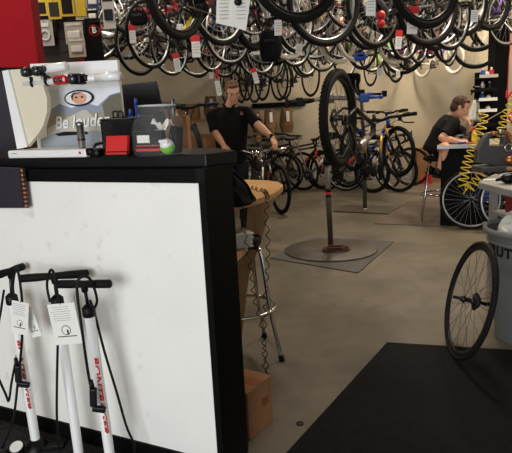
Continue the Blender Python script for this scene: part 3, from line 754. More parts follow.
# ------------------------------------------------------------------ coiled cords by the desk
t_ = .0022
def cord(name, label, path, R, pitch, r, m, cat='cord', group=None, sub=8, n=5):
    b = MB(); b.tube(helix(path, R, pitch, sub), r, n); o = b.obj(name, [m]); tag(o, label, cat, group); return o
cy = 2.66
cord('coiled_cord', 'black coiled cord hanging from the desk edge nearest the counter', [W(240, 196, 2.7), W(243, 206, cy), W(242, 222, cy), W(247, 245, cy), W(251, 272, cy), W(255, 300, cy), W(263, 335, cy), W(267, 372, cy), W(268, 392, cy)], .011, .062, .0024, 'cable_black')
cord('coiled_cord', 'black coiled cord running off the desktop and dropping past the stool', [atz(250, 187, DZ+.02), atz(257, 189, DZ+.02), atz(264, 191, DZ+.02), W(267.5, 198, 2.78), W(266, 215, 2.74), W(268, 240, 2.74), W(267, 270, 2.74), W(265, 310, 2.72), W(264, 350, 2.7), W(265, 385, 2.68)], .011, .062, .0024, 'cable_black')

# ------------------------------------------------------------------ chrome stool
sc = V(-.11, 3.12, 0)
t = thing('bar_stool', 'chrome bar stool with foot ring behind the counter end', 'stool', sc); SR = .26
b = MB(); rz0 = aty(236, 307, 3.12).z; rz0 = max(.25, rz0)
b.torus((0, 0, rz0), (0, 0, 1), .20, .011, 40, 8); b.obj('foot_ring', ['chrome'], t)
a0 = math.atan2(2.99-3.12, .11+.11)
for k in range(4):
    a = a0+k*PI/2; e = V(math.cos(a), math.sin(a), 0)
    b = MB(); b.tube(smoothpath([e*.05+V(0, 0, .655), e*.12+V(0, 0, .65), e*.155+V(0, 0, .60), e*.195+V(0, 0, rz0), e*.255+V(0, 0, .015)], 5), .0125, 10)
    lg = b.obj('leg', ['chrome'], t); b = MB(); b.cyl(e*.255, e*.25+V(0, 0, .03), .017, .016, 12); b.obj('foot_cap', ['black_plastic'], lg)
b = MB(); b.lathe([(.0, .655), (.12, .655), (.135, .67), (.137, .70), (.12, .72), (0, .725)], n=36, caps=False); b.obj('seat', ['saddle_vinyl'], t)

# ------------------------------------------------------------------ cardboard box low behind the counter
fa_ = atz(250, 441, 0); fb_ = atz(273, 420, 0); dv = (fb_-fa_); dv.z = 0; ln = dv.length; dv.normalize(); lf = V(-dv.y, dv.x, 0)
hz = aty(272, 375, fb_.y).z; cc = fa_+dv*ln/2+lf*.16
t = thing('cardboard_box', 'brown cardboard box on the floor behind the counter end', 'box', (cc.x, cc.y, 0), math.atan2(dv.y, dv.x))
b = MB(); b.box((0, 0, hz/2), (ln, .32, hz), None, 0, .002); b.obj('carton', ['cardboard'], t)
b = MB(); b.box((0, 0, hz+.001), (.04, .32, .0015)); b.box((ln*.2, -.16, hz*.55), (.05, .002, .04)); b.obj('tape', ['copper'], t)
c = atz(300, 424, 0); b = MB(); b.torus((0, 0, .003), (0, 0, 1), .014, .0028, 24, 8); o_ = b.obj('rubber_ring', ['grip_rubber'], None, c); tag(o_, 'small black rubber ring lying on the concrete floor by the mat', 'rubber ring')

# ------------------------------------------------------------------ floor pumps
def pump(label, base, handle, barrel, hose, chuck, hw, rot, textbody=None, loop=None, gauge=False, vis=''):
    bp = atz(*base, .0); t = thing('floor_pump', label, 'floor pump', bp, group='floor pumps leaning by the counter')
    dpl = bp.y
    b0 = V(0, 0, .03); b1 = aty(*barrel, dpl+.02)-bp; ax = (b1-b0).normalized(); hp = aty(*handle, dpl+.03)-bp
    b = MB(); br = .0195
    b.tube([b0, b0+ax*.01, b1-ax*.01, b1], [br+.004, br, br, br], 24); bo = b.obj('barrel', ['pump_white'], t)
    b = MB(); b.tube([b1-ax*.018, b1-ax*.012, b1+ax*.018, b1+ax*.03], [br+.002, br+.006, br+.005, .012], 20); b.obj('collar', ['black_plastic'], t)
    b = MB(); b.tube([b1, hp], .0065, 10); b.obj('shaft', ['black_plastic' if not gauge else 'dark_steel'], t)
    hd = V(math.cos(rot), math.sin(rot), .02)
    b = MB(); b.tube([hp-hd*hw, hp-hd*hw*.96, hp-hd*hw*.5, hp, hp+hd*hw*.5, hp+hd*hw*.96, hp+hd*hw], [.012, .016, .0165, .0135, .0165, .016, .012], 14)
    b.tube([hp-ax*.03, hp], [.012, .015], 12); b.obj('handle', ['grip_rubber'], t)
    b = MB(); b.lathe([(.03, 0), (.055, .0), (.058, .012), (.036, .03), (.026, .05)], n=24)
    for s in (-1, 1): b.prism([V(s*.03, -.04, .0), V(s*.125, -.03, .0), V(s*.125, .03, .0), V(s*.03, .04, .0)], (0, 0, .02)); b.box((s*.1, 0, .022), (.05, .055, .006), None, 0, .002)
    b.obj('foot_base', ['black_plastic'], t)
    g = V(-.06, -.055, .045)
    b = MB(); b.lathe([(.03, -.014), (.033, 0), (.033, .008), (.0, .009)], g, V(0, -.5, 1), 24); go = b.obj('gauge', ['black_plastic'], t)
    b = MB(); b.lathe([(.027, .010), (.0, .0105)], g, V(0, -.5, 1), 24, caps=False); b.obj('gauge_dial', ['paper_white'], go)
    hpth = [aty(x, y, dpl+d)-bp for x, y, d in hose]
    b = MB(); b.tube(smoothpath(hpth, 8), .0052, 8); ho = b.obj('hose', ['cable_black'], t)
    if chuck:
        c = aty(chuck[0], chuck[1], dpl-.05)-bp
        b = MB(); b.box(c+V(0, 0, .02), (.026, .024, .075), Euler((0, .08, 0)), 0, .006); b.box(c+V(.016, 0, -.03), (.05, .022, .022), Euler((0, .2, 0)), 0, .005); b.tube([c+V(0, 0, .05), c+V(-.002, 0, .09)], [.011, .007], 10)
        b.obj('chuck', ['black_plastic'], ho)
    if textbody:
        tm = text_mesh('brand_text', textbody, .054, 'tag_red', .0008, bold=.0008)
        mid = b0.lerp(b1, .50); to = link('brand_text', tm, bo, mid+V(-.001, -br-.001, 0)+V(.004, 0, 0))
        z = -ax; q_ = Matrix((z, V(0, -1, 0).cross(z), V(0, -1, 0))).transposed()
        to.rotation_euler = q_.to_euler()
    return bp, dpl
mat('text_faint', (190, 120, 120), .6)
bp1 = pump('white floor pump leftmost of three, handle turned end-on', (37, 449), (10, 271), (12, 300), [(15, 305, -.03), (13, 285, -.03), (17, 268, -.04), (22, 300, -.04), (22, 340, -.04), (18, 380, -.03), (13, 420, -.05), (2, 448, -.05)], (19, 378), .07, math.radians(62), 'BONTRAGER', gauge=True)
bp2 = pump('white floor pump in the middle of three, wide black handle', (80, 463), (54, 276), (57.5, 302), [(50, 302, -.03), (47, 285, -.03), (50, 271, -.04), (54, 274, -.05), (58, 300, -.05), (58, 330, -.05), (57, 380, -.05), (57, 420, -.05), (60, 462, -.03)], None, .135, math.radians(2), None)
bp3 = pump('white floor pump rightmost of three with red BONTRAGER lettering', (113, 478), (84, 284), (89, 312), [(92, 312, .02), (97, 300, .02), (90, 279, -.02), (80, 278, -.04), (77, 290, -.05), (82, 330, -.06), (88, 372, -.05), (92, 392, -.05)], (94, 402), .11, math.radians(-12), 'BONTRAGER')
b = MB(); P_ = [aty(x, y, bp3[1]+.03) for x, y in ((90, 300), (95, 315), (104, 350), (116, 390), (126, 425), (135, 452), (120, 474))]; b.tube(smoothpath(P_, 6), .0052, 8)
o_ = b.obj('pump_hose', ['cable_black']); tag(o_, 'long black hose trailing down to the right of the rightmost pump', 'hose')
b = MB(); P_ = [aty(x, y, bp1[1]+.02) for x, y in ((4, 290), (1, 310), (-6, 360), (6, 395), (9, 400), (12, 380), (20, 340))]; b.tube(smoothpath(P_, 6), .0052, 8)
o_ = b.obj('pump_hose', ['cable_black']); tag(o_, 'black hose loop at the left edge by the leftmost pump', 'hose')
def htag(label, c, w, h, tilt, y, qr=False, loc='paper_tag'):
    q = aty(*c, y); t = thing(loc, label, 'tag', q, group=None); t.rotation_euler = (0, math.radians(tilt), math.radians(-12))
    b = MB(); b.box((0, 0, 0), (w, .0015, h)); b.obj('card', ['paper_white'], t)
    b = MB(); rnd = random.Random(int(c[0]))
    for i in range(7):
        if h*.42-i*h*.055 > 0: b.box((-w*.06, -.0013, h*.42-i*h*.055), (w*rnd.uniform(.5, .8), .0008, h*.012))
    b.obj('print_lines', ['ink_grey'], t)
    b = MB(); b.torus((0, -.001, -h*.15), (0, 1, 0), w*.16, w*.012, 20, 5); b.box((0, -.0013, -h*.3), (w*.7, .0008, h*.02)); b.box((w*.05, -.0013, -h*.2), (w*.06, .0008, h*.12)); b.obj('diagram', ['ink_black'], t)
    b = MB(); b.tube([V(0, -.002, h*.47), V(.004, 0, h*.6)], .001, 4); b.obj('string', ['cable_black'], t)
htag('large white instruction tag hanging on the middle pump', (65, 324), .115, .165, -6, bp2[1]-.08)
htag('white tag hanging on the leftmost pump', (20, 318), .075, .14, 10, bp1[1]-.075)
htag('small white tag tucked behind the leftmost pump barrel', (32, 322), .045, .13, -14, bp1[1]-.05)
b = MB(); q = [atz(-40, 416, 0), atz(0, 417, 0), atz(140, 452, 0), atz(190, 466, 0), atz(190, 640, 0), atz(-60, 600, 0)]
b.prism([V(p.x+.0, p.y-.03, .002) for p in q], (0, 0, .008)); o_ = b.obj('entrance_mat', ['door_mat']); tag(o_, 'dark speckled mat under the floor pumps', 'mat')

# ------------------------------------------------------------------ mats on the floor
def floormat(name, label, pts, m, z0=.0, th=.008):
    b = MB(); b.prism([V(p.x, p.y, z0+.001) for p in pts], (0, 0, th)); o_ = b.obj(name, [m]); tag(o_, label, 'mat'); return o_
M1 = [atz(387, 343.5, 0), atz(512, 362, 0), atz(640, 381, 0), atz(560, 560, 0), atz(270, 470, 0), atz(298, 441, 0)]
floormat('floor_mat', 'large black rubber mat in the foreground', [atz(387, 343.5, 0), V(2.6, 2.62, 0), V(2.3, 1.3, 0), V(-.35, 1.42, 0)], 'rubber_mat')
floormat('floor_mat', 'grey rubber mat under the round steel base of the repair stand', [atz(270, 258.5, 0), atz(316, 237.5, 0), atz(394, 242, 0), atz(358, 273.5, 0)], 'grey_mat')
floormat('floor_mat', 'brown floor mat in front of the black workbench', [atz(374, 224, 0), atz(446, 227, 0), atz(444, 202, 0), atz(407, 202.5, 0)], 'brown_mat')
floormat('floor_mat', 'thin brown mat by the stool of the seated man', [atz(420, 196, 0), atz(446, 197, 0), atz(446, 191, 0), atz(424, 191, 0)], 'brown_mat')

# ------------------------------------------------------------------ repair stands
bs = V(.74, 5.46, 0)
t = thing('repair_stand', 'bicycle repair stand with round steel base holding the fat tired bike', 'repair stand', bs)
b = MB(); b.lathe([(.46, .010), (.462, .014), (.462, .022), (.455, .025), (0, .025)], n=64); b.lathe([(.462, .010), (0, .010)], n=64, caps=False); b.obj('base_plate', ['steel_plate'], t)
ctop = V(-.03, .0, 1.62)
b = MB(); b.cyl((0, 0, .025), (-.02, 0, .92), .027, n=20); b.cyl((-.018, 0, .80), (-.03, 0, 1.62), .023, n=20); b.obj('pole', ['pole_grey'], t)
b = MB(); b.tube([V(-.02, 0, .86), V(-.02, 0, .94)], .036, 20); b.cyl((-.02, -.03, .9), (-.02, -.08, .9), .008, n=8); b.ball((-.02, -.085, .9), .016); b.obj('collar', ['black_plastic'], t)
b = MB(); b.cyl((-.012, 0, .56), (-.0135, 0, .62), .0278, n=20); b.obj('brand_sticker', ['tag_red'], t)
b = MB(); b.cyl((-.0118, 0, .55), (-.0125, 0, .575), .0282, n=20); b.cyl((-.0128, 0, .60), (-.0134, 0, .635), .0282, n=20); b.obj('sticker_band', ['black_plastic'], t)
ah = aty(330, 98, 5.4)-bs; hl = aty(286, 103.5, 5.25)-bs; clp = aty(364, 98, 4.72)-bs; kn = aty(379, 97, 4.65)-bs
b = MB(); b.tube([hl.lerp(ah, .55), ah, clp], [.016, .02, .018], 12); b.tube([ah+V(0, 0, -.05), ah+V(0, 0, .06)], .036, 16); b.obj('clamp_arm', ['steel'], t)
b = MB(); b.tube([hl, hl.lerp(ah, .12), hl.lerp(ah, .5), hl.lerp(ah, .62)], [.020, .026, .026, .020], 12); b.box(hl.lerp(ah, .3), (.07, .07, .075), None, 0, .01); b.box(hl.lerp(ah, .02), (.03, .05, .09), None, 0, .008); b.obj('clamp_handle', ['black_plastic'], t)
b = MB(); b.box(clp, (.08, .07, .07), None, 0, .012); b.box(clp+V(.05, 0, .03), (.06, .06, .02), None, 0, .005); b.obj('clamp_jaw', ['blue_plastic'], t)
b = MB(); b.tube([clp+V(.04, 0, 0), kn], .012, 10); b.tube([kn, kn+V(.03, -.005, 0)], [.016, .014], 12); b.obj('clamp_knob', ['blue_plastic'], t)
# rusty chain lying at the foot of the stand
t = thing('chain_pile', 'rusty chain coiled on the round steel base at the foot of the pole', 'chain', bs+V(.03, -.11, .027))
mat('rust', (96, 60, 46), .7, .4, noise=.3, scale=60)
b = MB(); rnd = random.Random(5)
for k in range(3):
    b.tube(smoothpath([V(math.cos(a)*(.13-.02*k)+rnd.uniform(-.015, .015), math.sin(a)*(.055)+rnd.uniform(-.01, .01), .012+.013*k+rnd.uniform(0, .006)) for a in [i*2*PI/9 for i in range(10)]], 4), .009, 6)
b.obj('chain', ['rust'], t)
b = MB()
for k in range(26):
    a = k*2*PI/13; rot = Euler((0, (k % 2)*PI/2, a)); b.torus((math.cos(a)*(.125-.01*(k % 3)), math.sin(a)*.055, .02+.012*(k//13)), rot.to_matrix()@V(0, 0, 1), .012, .004, 10, 5)
b.obj('links', ['rust'], t)
b2 = atz(365, 210, 0)
t = thing('repair_stand', 'farther repair stand pole on a thin rectangular steel plate', 'repair stand', b2)
q = [atz(333, 212, 0), atz(388, 214.6, 0), atz(401, 207.5, 0), atz(346, 205.5, 0)]
b = MB(); b.prism([p-b2+V(0, 0, .004) for p in q], (0, 0, .012)); b.obj('base_plate', ['steel_plate'], t)
tp = aty(361, 95, b2.y)-b2
b = MB(); b.cyl((0, 0, .01), (0, 0, 1.0), .028, n=16); b.cyl((0, 0, .9), tp, .022, n=16); b.obj('pole', ['pole_grey'], t)
b = MB(); b.box(tp, (.09, .09, .14), None, 0, .012); b.tube([tp, tp+V(.26, -.05, .0)], .017, 10); b.box(tp+V(.3, -.05, 0), (.06, .07, .08), None, 0, .01); b.obj('clamp', ['black_plastic'], t)
b = MB(); b.torus((0, 0, .02), (0, 0, 1), .035, .008, 20, 6); b.obj('weld_ring', ['steel'], t)

# ------------------------------------------------------------------ black workbench where the man sits
BZ = .93
pw = atz(437, 147.5, BZ); 
x0 = 2.14; y0 = 6.36
t = thing('workbench', 'black sided workbench with grey top where the seated man works', 'workbench', (x0, y0, 0))
b = MB(); q = [V(pw.x-x0-.02, pw.y-y0, 0), V(1.7, -.12, 0), V(1.75, .75, 0), V(-.02, .85, 0)]
b.prism([V(-.06, -.03, BZ-.035), V(1.45, -.43, BZ-.035), V(1.6, .55, BZ-.035), V(.25, .93, BZ-.035)], (0, 0, .035)); b.obj('benchtop', ['bench_grey'], t)
b = MB(); b.prism([V(0, 0, 0), V(1.4, -.37, 0), V(1.41, -.33, 0), V(.01, .04, 0)], (0, 0, BZ-.036)); b.prism([V(0, 0.0, 0), V(.03, -.005, 0), V(.33, .86, 0), V(.30, .86, 0)], (0, 0, BZ-.036)); b.obj('side_panel', ['black_paint'], t)
b = MB(); b.lathe([(0, .0), (.09, .0), (.092, .004), (.0, .006)], (.47, -.13, .37), (-.26, -1, .0), 28, caps=False); b.obj('blue_disc', ['blue_plastic'], t)
b = MB(); b.prism([V(-.061, -.034, BZ-.035), V(1.45, -.434, BZ-.035), V(1.45, -.43, BZ-.035), V(-.06, -.03, BZ-.035)], (0, 0, .035)); b.obj('edge_strip', ['steel'], t)
# tools on the workbench
DYS = {'screwdriver': .02, 'pliers': 0, 'parts_tray': .22, 'orange_bottle': .12, 'bench_vise': .3}
def tool(name, label, cat, px, py, parts, rz=0, dz=0):
    p = aty(px, 140, 6.36+DYS[name]); p.z = BZ+.001; tt = thing(name, label, cat, p, rz)
    for nm, f, ms in parts:
        b = MB(); f(b); b.obj(nm, ms, tt)
    return tt
tool('screwdriver', 'blue handled screwdriver lying on the workbench', 'screwdriver', 458, 146, [('handle', lambda b: b.tube([V(0, 0, .014), V(.02, 0, .014), V(.09, 0, .014), V(.1, 0, .014)], [.010, .014, .013, .008], 12), ['blue_plastic']), ('blade', lambda b: b.cyl((.1, 0, .014), (.2, 0, .014), .003, n=8), ['steel'])], .1)
tool('pliers', 'red handled pliers lying near the bench edge', 'pliers', 466, 148, [('handles', lambda b: (b.tube([V(0, .02, .01), V(.06, .012, .01), V(.12, 0, .01)], .008, 8), b.tube([V(0, -.02, .01), V(.06, -.012, .01), V(.12, 0, .01)], .008, 8)), ['red_plastic']), ('jaws', lambda b: b.box((.145, 0, .01), (.05, .02, .014), None, 0, .003), ['steel'])], -.05)
tool('parts_tray', 'shallow metal parts tray in front of the seated man', 'tray', 450, 146.5, [('tray', lambda b: (b.box((0, 0, .003), (.18, .11, .006)), b.tube([V(-.09, -.055, .012), V(.09, -.055, .012), V(.09, .055, .012), V(-.09, .055, .012)], .006, 6, closed=True)), ['steel'])], .2)
tool('orange_bottle', 'orange and yellow spray bottle on the workbench by the hose', 'bottle', 474, 147, [('body', lambda b: b.lathe([(.028, 0), (.03, .01), (.03, .10), (.014, .13), (.012, .15)], n=20), ['yellow_card']), ('trigger', lambda b: (b.box((-.005, 0, .165), (.05, .022, .028), None, 0, .005), b.box((-.03, 0, .145), (.008, .014, .035))), ['red_plastic'])])
def vice(b):
    b.box((0, 0, .03), (.10, .12, .05), None, 0, .01); b.box((0, .0, .085), (.09, .06, .07), None, 0, .012); b.box((-.10, 0, .10), (.05, .10, .05), None, 0, .008); b.box((-.02, 0, .10), (.06, .10, .05), None, 0, .008)
def vscrew(b):
    b.cyl((-.26, 0, .085), (-.03, 0, .085), .011, n=12); b.cyl((-.25, -.07, .085), (-.25, .07, .085), .006, n=8); b.ball((-.25, -.07, .085), .011); b.ball((-.25, .07, .085), .011)
tool('bench_vise', 'dark bench vise at the right hand of the seated man', 'vise', 474, 144, [('body', vice, ['cast_iron']), ('screw', vscrew, ['steel'])], .1)

# ------------------------------------------------------------------ wheels leaning on the black workbench
def loose_wheel(label, loc, nrm_yaw, tilt, R=.338, tr=.0135, rim='rim_silver', cass=False, tire='tire_rubber', cat='bicycle wheel', sp='spoke_steel', deep=.016, spin=0, disc=False):
    t = thing('bicycle_wheel', label, cat, loc); t.rotation_euler = Euler((tilt, 0, nrm_yaw), 'XYZ')
    w, ti = wheel_parts(R, tr, rim, sp, deep, False, disc, cass, tire, 28)
    a = link('wheel', w, t, (0, 0, R)); a.rotation_euler = (0, spin, 0); link('tire', ti, a); return t
c = atz(466, 228, 0); loose_wheel('silver rimmed wheel leaning on the black workbench front, left of two', (c.x+.02, 6.10, 0), math.radians(-15), math.radians(-7), tr=.016, rim='steel')
loose_wheel('copper toned wheel leaning on the black workbench, right of two', (c.x+.36, 5.86, 0), math.radians(-15), math.radians(-7), tr=.014)

# ------------------------------------------------------------------ second stool (seated man) and red broom, boxes
def chrome_stool(label, x, y, sz, R=.2):
    t = thing('bar_stool', label, 'stool', (x, y, 0)); b = MB(); b.torus((0, 0, .33), (0, 0, 1), R*.93, .010, 32, 8); b.obj('foot_ring', ['chrome'], t)
    for k in range(4):
        a = .5+k*PI/2; e = V(math.cos(a), math.sin(a), 0); b = MB(); b.tube([e*.10+V(0, 0, sz-.05), e*.14+V(0, 0, sz-.1), e*R+V(0, 0, .33), e*(R+.06)+V(0, 0, .012)], .011, 10)
        b.obj('leg', ['chrome'], t)
    b = MB(); b.lathe([(0, sz-.06), (.15, sz-.06), (.17, sz-.045), (.172, sz-.015), (.15, sz), (0, sz)], n=30, caps=False); b.obj('seat', ['saddle_vinyl'], t)
    return t
MY = 6.75
hp = aty(438, 147, MY); SX = hp.x; SZ = hp.z-.10
chrome_stool('chrome legged stool under the seated man', SX, MY, SZ)
for (x1, y1, x2, y2, dep, lab) in ((417, 148, 436, 181, 10.2, 'large brown cardboard box on the floor by the back wall'), ):
    a = aty(x1, y1, dep); c = aty(x2, y2, dep)
    t = thing('cardboard_box', lab, 'box', ((a.x+c.x)/2+.05, dep+.15, 0)); w = c.x-a.x+.1
    b = MB(); b.box((0, 0, a.z/4), (w, .32, a.z/2-.002), None, 0, .003); b.obj('lower_carton', ['cardboard'], t)
    b = MB(); b.box((0, 0, a.z*.75), (w, .32, a.z/2-.002), None, 0, .003); b.obj('upper_carton', ['cardboard'], t)
    b = MB(); b.box((0, -.161, a.z*.75), (.06, .002, a.z*.3)); b.obj('tape', ['plywood'], t)
bx = atz(424, 184, 0)
t = thing('broom', 'red broom leaning behind the seated man', 'broom', bx)
b = MB(); b.prism([V(-.10, -.02, .0), V(.14, -.02, .0), V(.12, -.015, .16), V(.02, -.015, .2)], (0, .05, 0)); b.obj('brush_head', ['red_plastic'], t)
b = MB()
for i in range(18): b.cyl((-.10+i*.0135, .0, .0), (-.08+i*.011, .0, .06), .005, n=5)
b.obj('bristles', ['black_plastic'], t)
b = MB(); b.cyl((.05, .01, .18), (.22, .12, 1.0), .011, n=10); b.obj('handle', ['red_plastic'], t)

# ------------------------------------------------------------------ black pillar, tool organizer, hoses
py_ = 7.6
a = aty(494.5, 0, py_); c = aty(509, 60, py_)
cx_ = (aty(494.5, 60, py_).x+c.x)/2; wd = c.x-aty(494.5, 60, py_).x
b = MB(); b.box((0, 0, CZ/2), (wd, .22, CZ)); o_ = struct('trim_7', b, ['black_paint'], (cx_, py_+.1, 0))
oy = 7.45
a = aty(477, 68, oy); c = aty(493, 140, oy)
t = thing('tool_rack', 'tall black rack of bottles and small parts beside the black pillar', 'rack', ((a.x+c.x)/2, oy, 0)); w = c.x-a.x
b = MB(); b.box((0, .06, aty(485, 72, oy).z/2), (w, .02, aty(485, 72, oy).z)); b.obj('back_board', ['black_paint'], t)
shelves = [(78, 'card_grey'), (91, 'black_plastic'), (101, 'paper_white'), (112, 'paper_white'), (126, 'black_plastic')]
for yy, m_ in shelves:
    z = aty(485, yy, oy).z; b = MB(); b.box((0, -.02, z), (w, .14, .012)); b.box((0, -.09, z+.02), (w, .004, .04), None, 1); b.obj('shelf', ['black_plastic', m_], t)
k = 0
names = ['red aerosol can on the top shelf of the tool rack', 'blue lube bottle on the top shelf of the tool rack', 'white tub on the top shelf of the tool rack', 'grey bottle on the second shelf of the tool rack', 'black bottle on the second shelf of the tool rack', 'white tin on the third shelf of the tool rack', 'blue spray can on the third shelf of the tool rack', 'white bottle on the fourth shelf of the tool rack', 'dark bottle on the lowest shelf of the tool rack']
for (yy, dx, m_, hh) in ((78, .06, 'red_plastic', .11), (78, -.05, 'blue_plastic', .10), (78, -.0, 'white_plastic', .08), (91, -.05, 'steel', .1), (91, .04, 'black_plastic', .1), (101, .03, 'white_plastic', .07), (101, -.05, 'blue_plastic', .1), (112, .03, 'white_plastic', .07), (126, -.03, 'dark_steel', .1)):
    z = aty(485, yy, oy).z+.007
    tt = thing('bottle', names[k], 'bottle', ((a.x+c.x)/2+dx, oy-.02, z)); k += 1
    b = MB(); b.lathe([(.028, 0), (.03, .005), (.03, hh*.75), (.014, hh*.92)], n=18); b.obj('body', [m_], tt)
    b = MB(); b.lathe([(.013, hh*.92), (.013, hh*1.1), (0, hh*1.1)], n=14); b.obj('cap', ['white_plastic' if m_ != 'white_plastic' else 'tag_red'], tt)
# rag, grip gun hanging left of the rack
c = aty(476, 100, oy); t = thing('shop_rag', 'off white rag hanging left of the tool rack', 'rag', c)
b = MB(); vs = []; fs = []
for i in range(9):
    for j in range(9):
        f = j/8; wx = .035+.055*f; x = (i/4-1)*wx; vs.append(V(x-.02*f, .02*math.sin(i*2.1+j*.4)*(.4+f), -.26*f-.03*abs(i-4)/4*f))
for i in range(8):
    for j in range(8): fs.append((i*9+j, i*9+j+1, (i+1)*9+j+1, (i+1)*9+j))
b.add(vs, fs, 0, True); o_ = b.obj('cloth', ['cloth_white'], t); so = o_.modifiers.new('s', 'SOLIDIFY'); so.thickness = .006
b = MB(); b.torus((0, 0, .012), (0, 1, 0), .012, .003, 14, 6); b.cyl((0, 0, .012), (.06, .06, .02), .004, n=6); b.obj('hook', ['dark_steel'], t)
c = aty(476, 91, oy); t = thing('caliper', 'black tool hanging on the left edge of the tool rack', 'tool', c)
b = MB(); b.box((0, 0, 0), (.14, .03, .04), None, 0, .008); b.tube([V(-.04, 0, 0), V(-.06, 0, -.05)], .010, 8); b.box((.01, 0, .05), (.10, .03, .03), None, 0, .006); b.obj('body', ['black_plastic'], t)
b = MB(); b.box((.01, -.016, .055), (.06, .004, .014)); b.obj('scale', ['steel'], t)
t = thing('level', 'blue vertical tool bar left of the tool rack', 'tool', aty(479.5, 128, oy-.02)); b = MB(); b.box((0, 0, 0), (.028, .02, .36), None, 0, .004); b.obj('bar', ['blue_plastic'], t)
b = MB(); b.box((0, -.011, .1), (.018, .003, .04)); b.obj('window', ['yellow_card'], t)

# yellow coiled air hose
hy = 4.15
hp_ = [aty(483, 112, hy), aty(482, 125, hy), aty(477, 140, hy), aty(470, 156, hy), aty(465, 172, hy), aty(463, 184, hy), aty(467, 190, hy), aty(473, 185, hy), aty(480, 176, hy), aty(489, 165, hy), aty(495, 150, hy), aty(502, 130, hy), aty(508, 112, hy), aty(520, 90, hy), aty(545, 30, hy), aty(550, -40, hy), V(2.3, hy, 3.0), V(2.3, hy, CZ)]
cord('coiled_air_hose', 'bright yellow coiled air hose looping beside the workbench', hp_, .036, .042, .004, 'yellow_hose', 'hose', sub=12, n=6)
b = MB(); b.tube(smoothpath([aty(484, 113, hy), aty(470, 128, 4.9), aty(482, 123, 5.4), aty(496, 115, 6), aty(511, 107, 6.6)], 8), .005, 8); o_ = b.obj('air_line', ['steel']); tag(o_, 'thin grey air line running across the black pillar', 'hose')
b = MB(); b.tube(smoothpath([aty(500, 12, 7.59), aty(503, 20, 7.5), aty(514, 33, 7.2), aty(530, 50, 7.0)], 6), .007, 6); o_ = b.obj('cable', ['white_plastic']); tag(o_, 'thin pale cable leaving the black pillar near the top', 'cable')
b = MB(); b.tube(smoothpath([V(2.62, 5.5, CZ), aty(511, 40, 5.5), aty(508, 80, 5.5), aty(507, 98, 5.5), aty(512, 92, 5.5), aty(516, 105, 5.5), aty(509, 116, 5.5), aty(513, 124, 5.5)], 8), [.003]*20+[.011]*37, 8); o_ = b.obj('orange_hose', ['orange_hose'] if 'orange_hose' in MATS else ['tag_red']); tag(o_, 'orange red hose hanging at the right edge above the grey bench', 'hose')

# ------------------------------------------------------------------ grey bench with the truing stand
GZ = .90
g = [atz(478, 182, GZ), atz(495, 173.5, GZ), V(2.75, 4.1, GZ), V(2.5, 3.35, GZ)]
gl = atz(512, 190.5, GZ); dd = (gl-g[0]); g[3] = g[0]+dd.normalized()*1.15; g[2] = g[3]+V(.28, .62, 0)
R_ = V(1.9, 3.9, 0)
t = thing('grey_bench', 'grey topped bench at the right edge behind the trash bin', 'workbench', R_)
b = MB(); b.prism([p-R_-V(0, 0, .04) for p in g], (0, 0, .04)); o_ = b.obj('benchtop', ['bench_grey'], t); bv = o_.modifiers.new('b', 'BEVEL'); bv.width = .004; bv.segments = 2
for (x, y) in ((493, 4.0), ):
    q = aty(493, 215, 4.0); b = MB(); b.box((q.x-R_.x, 4.0-R_.y, GZ/2-.02), (.045, .045, GZ-.04)); b.obj('leg', ['bench_grey'], t)
for x, y in ((g[3].x+.12, g[3].y+.45), (g[3].x-.06, g[3].y+.1)):
    b = MB(); b.box((x-R_.x, y-R_.y, GZ/2-.02), (.045, .045, GZ-.04)); b.obj('leg', ['bench_grey'], t)
ty = 4.05
tb = aty(497, 163, ty); tb.z = GZ
t = thing('truing_stand', 'dark grey wheel truing stand with copper tipped arms on the grey bench', 'truing stand', tb)
b = MB(); P_ = [(477, 163), (478, 150), (484, 139), (489, 133), (496, 132), (497, 134), (490, 138), (489.5, 145.5), (503, 145.5), (504, 136), (508, 136), (514, 150), (516, 165), (505, 167)]
b.prism([aty(x, y, ty-.03)-tb for x, y in P_], (0, .07, 0)); b.box((.0, .0, .02), (.30, .2, .04), None, 0, .008); o_ = b.obj('body', ['cast_iron'], t); bv = o_.modifiers.new('b', 'BEVEL'); bv.width = .006; bv.segments = 2
b = MB(); b.tube([aty(492, 133.5, ty-.04)-tb, aty(496.5, 133.5, ty-.04)-tb], [.016, .014], 14); b.tube(smoothpath([aty(502, 132, ty-.04)-tb, aty(508, 134, ty-.04)-tb, aty(512, 141, ty-.04)-tb, aty(516, 152, ty-.04)-tb], 5), .018, 12); b.obj('arm_tips', ['copper'], t)
b = MB(); b.tube([aty(498.5, 132.5, ty-.04)-tb, aty(503, 132, ty-.04)-tb], .018, 12); b.obj('clamp_end', ['steel'], t)
b = MB(); b.torus(aty(508.5, 147.5, ty-.06)-tb, (0, 1, 0), .026, .006, 28, 8); b.obj('ring_knob', ['chrome'], t)
b = MB(); b.ball(aty(511, 160, ty-.08)-tb, (.045, .03, .032), 20, 12); b.obj('shiny_cup', ['copper'], t)
hm0 = atz(490, 174.5, GZ+.03)
t = thing('mallet_handle', 'wooden handled tool with blue tip lying on the grey bench', 'hammer', hm0)
e1 = aty(489, 172.5, 4.05); e2 = aty(520, 168, 3.9); e1.z = GZ+.022; e2.z = GZ+.022
b = MB(); b.tube([e1-hm0, (e1+e2)/2-hm0, e2-hm0], [.013, .017, .015], 12); b.obj('handle', ['plywood'], t)
d_ = (e2-e1).normalized(); b = MB(); b.tube([e1-hm0-d_*.03, e1-hm0, e1-hm0+d_*.01], [.015, .019, .017], 14); b.obj('tip', ['blue_plastic'], t)
b = MB(); b.box(e2-hm0+V(.05, 0, .01), (.07, .12, .06), None, 0, .01); b.obj('head', ['cast_iron'], t)
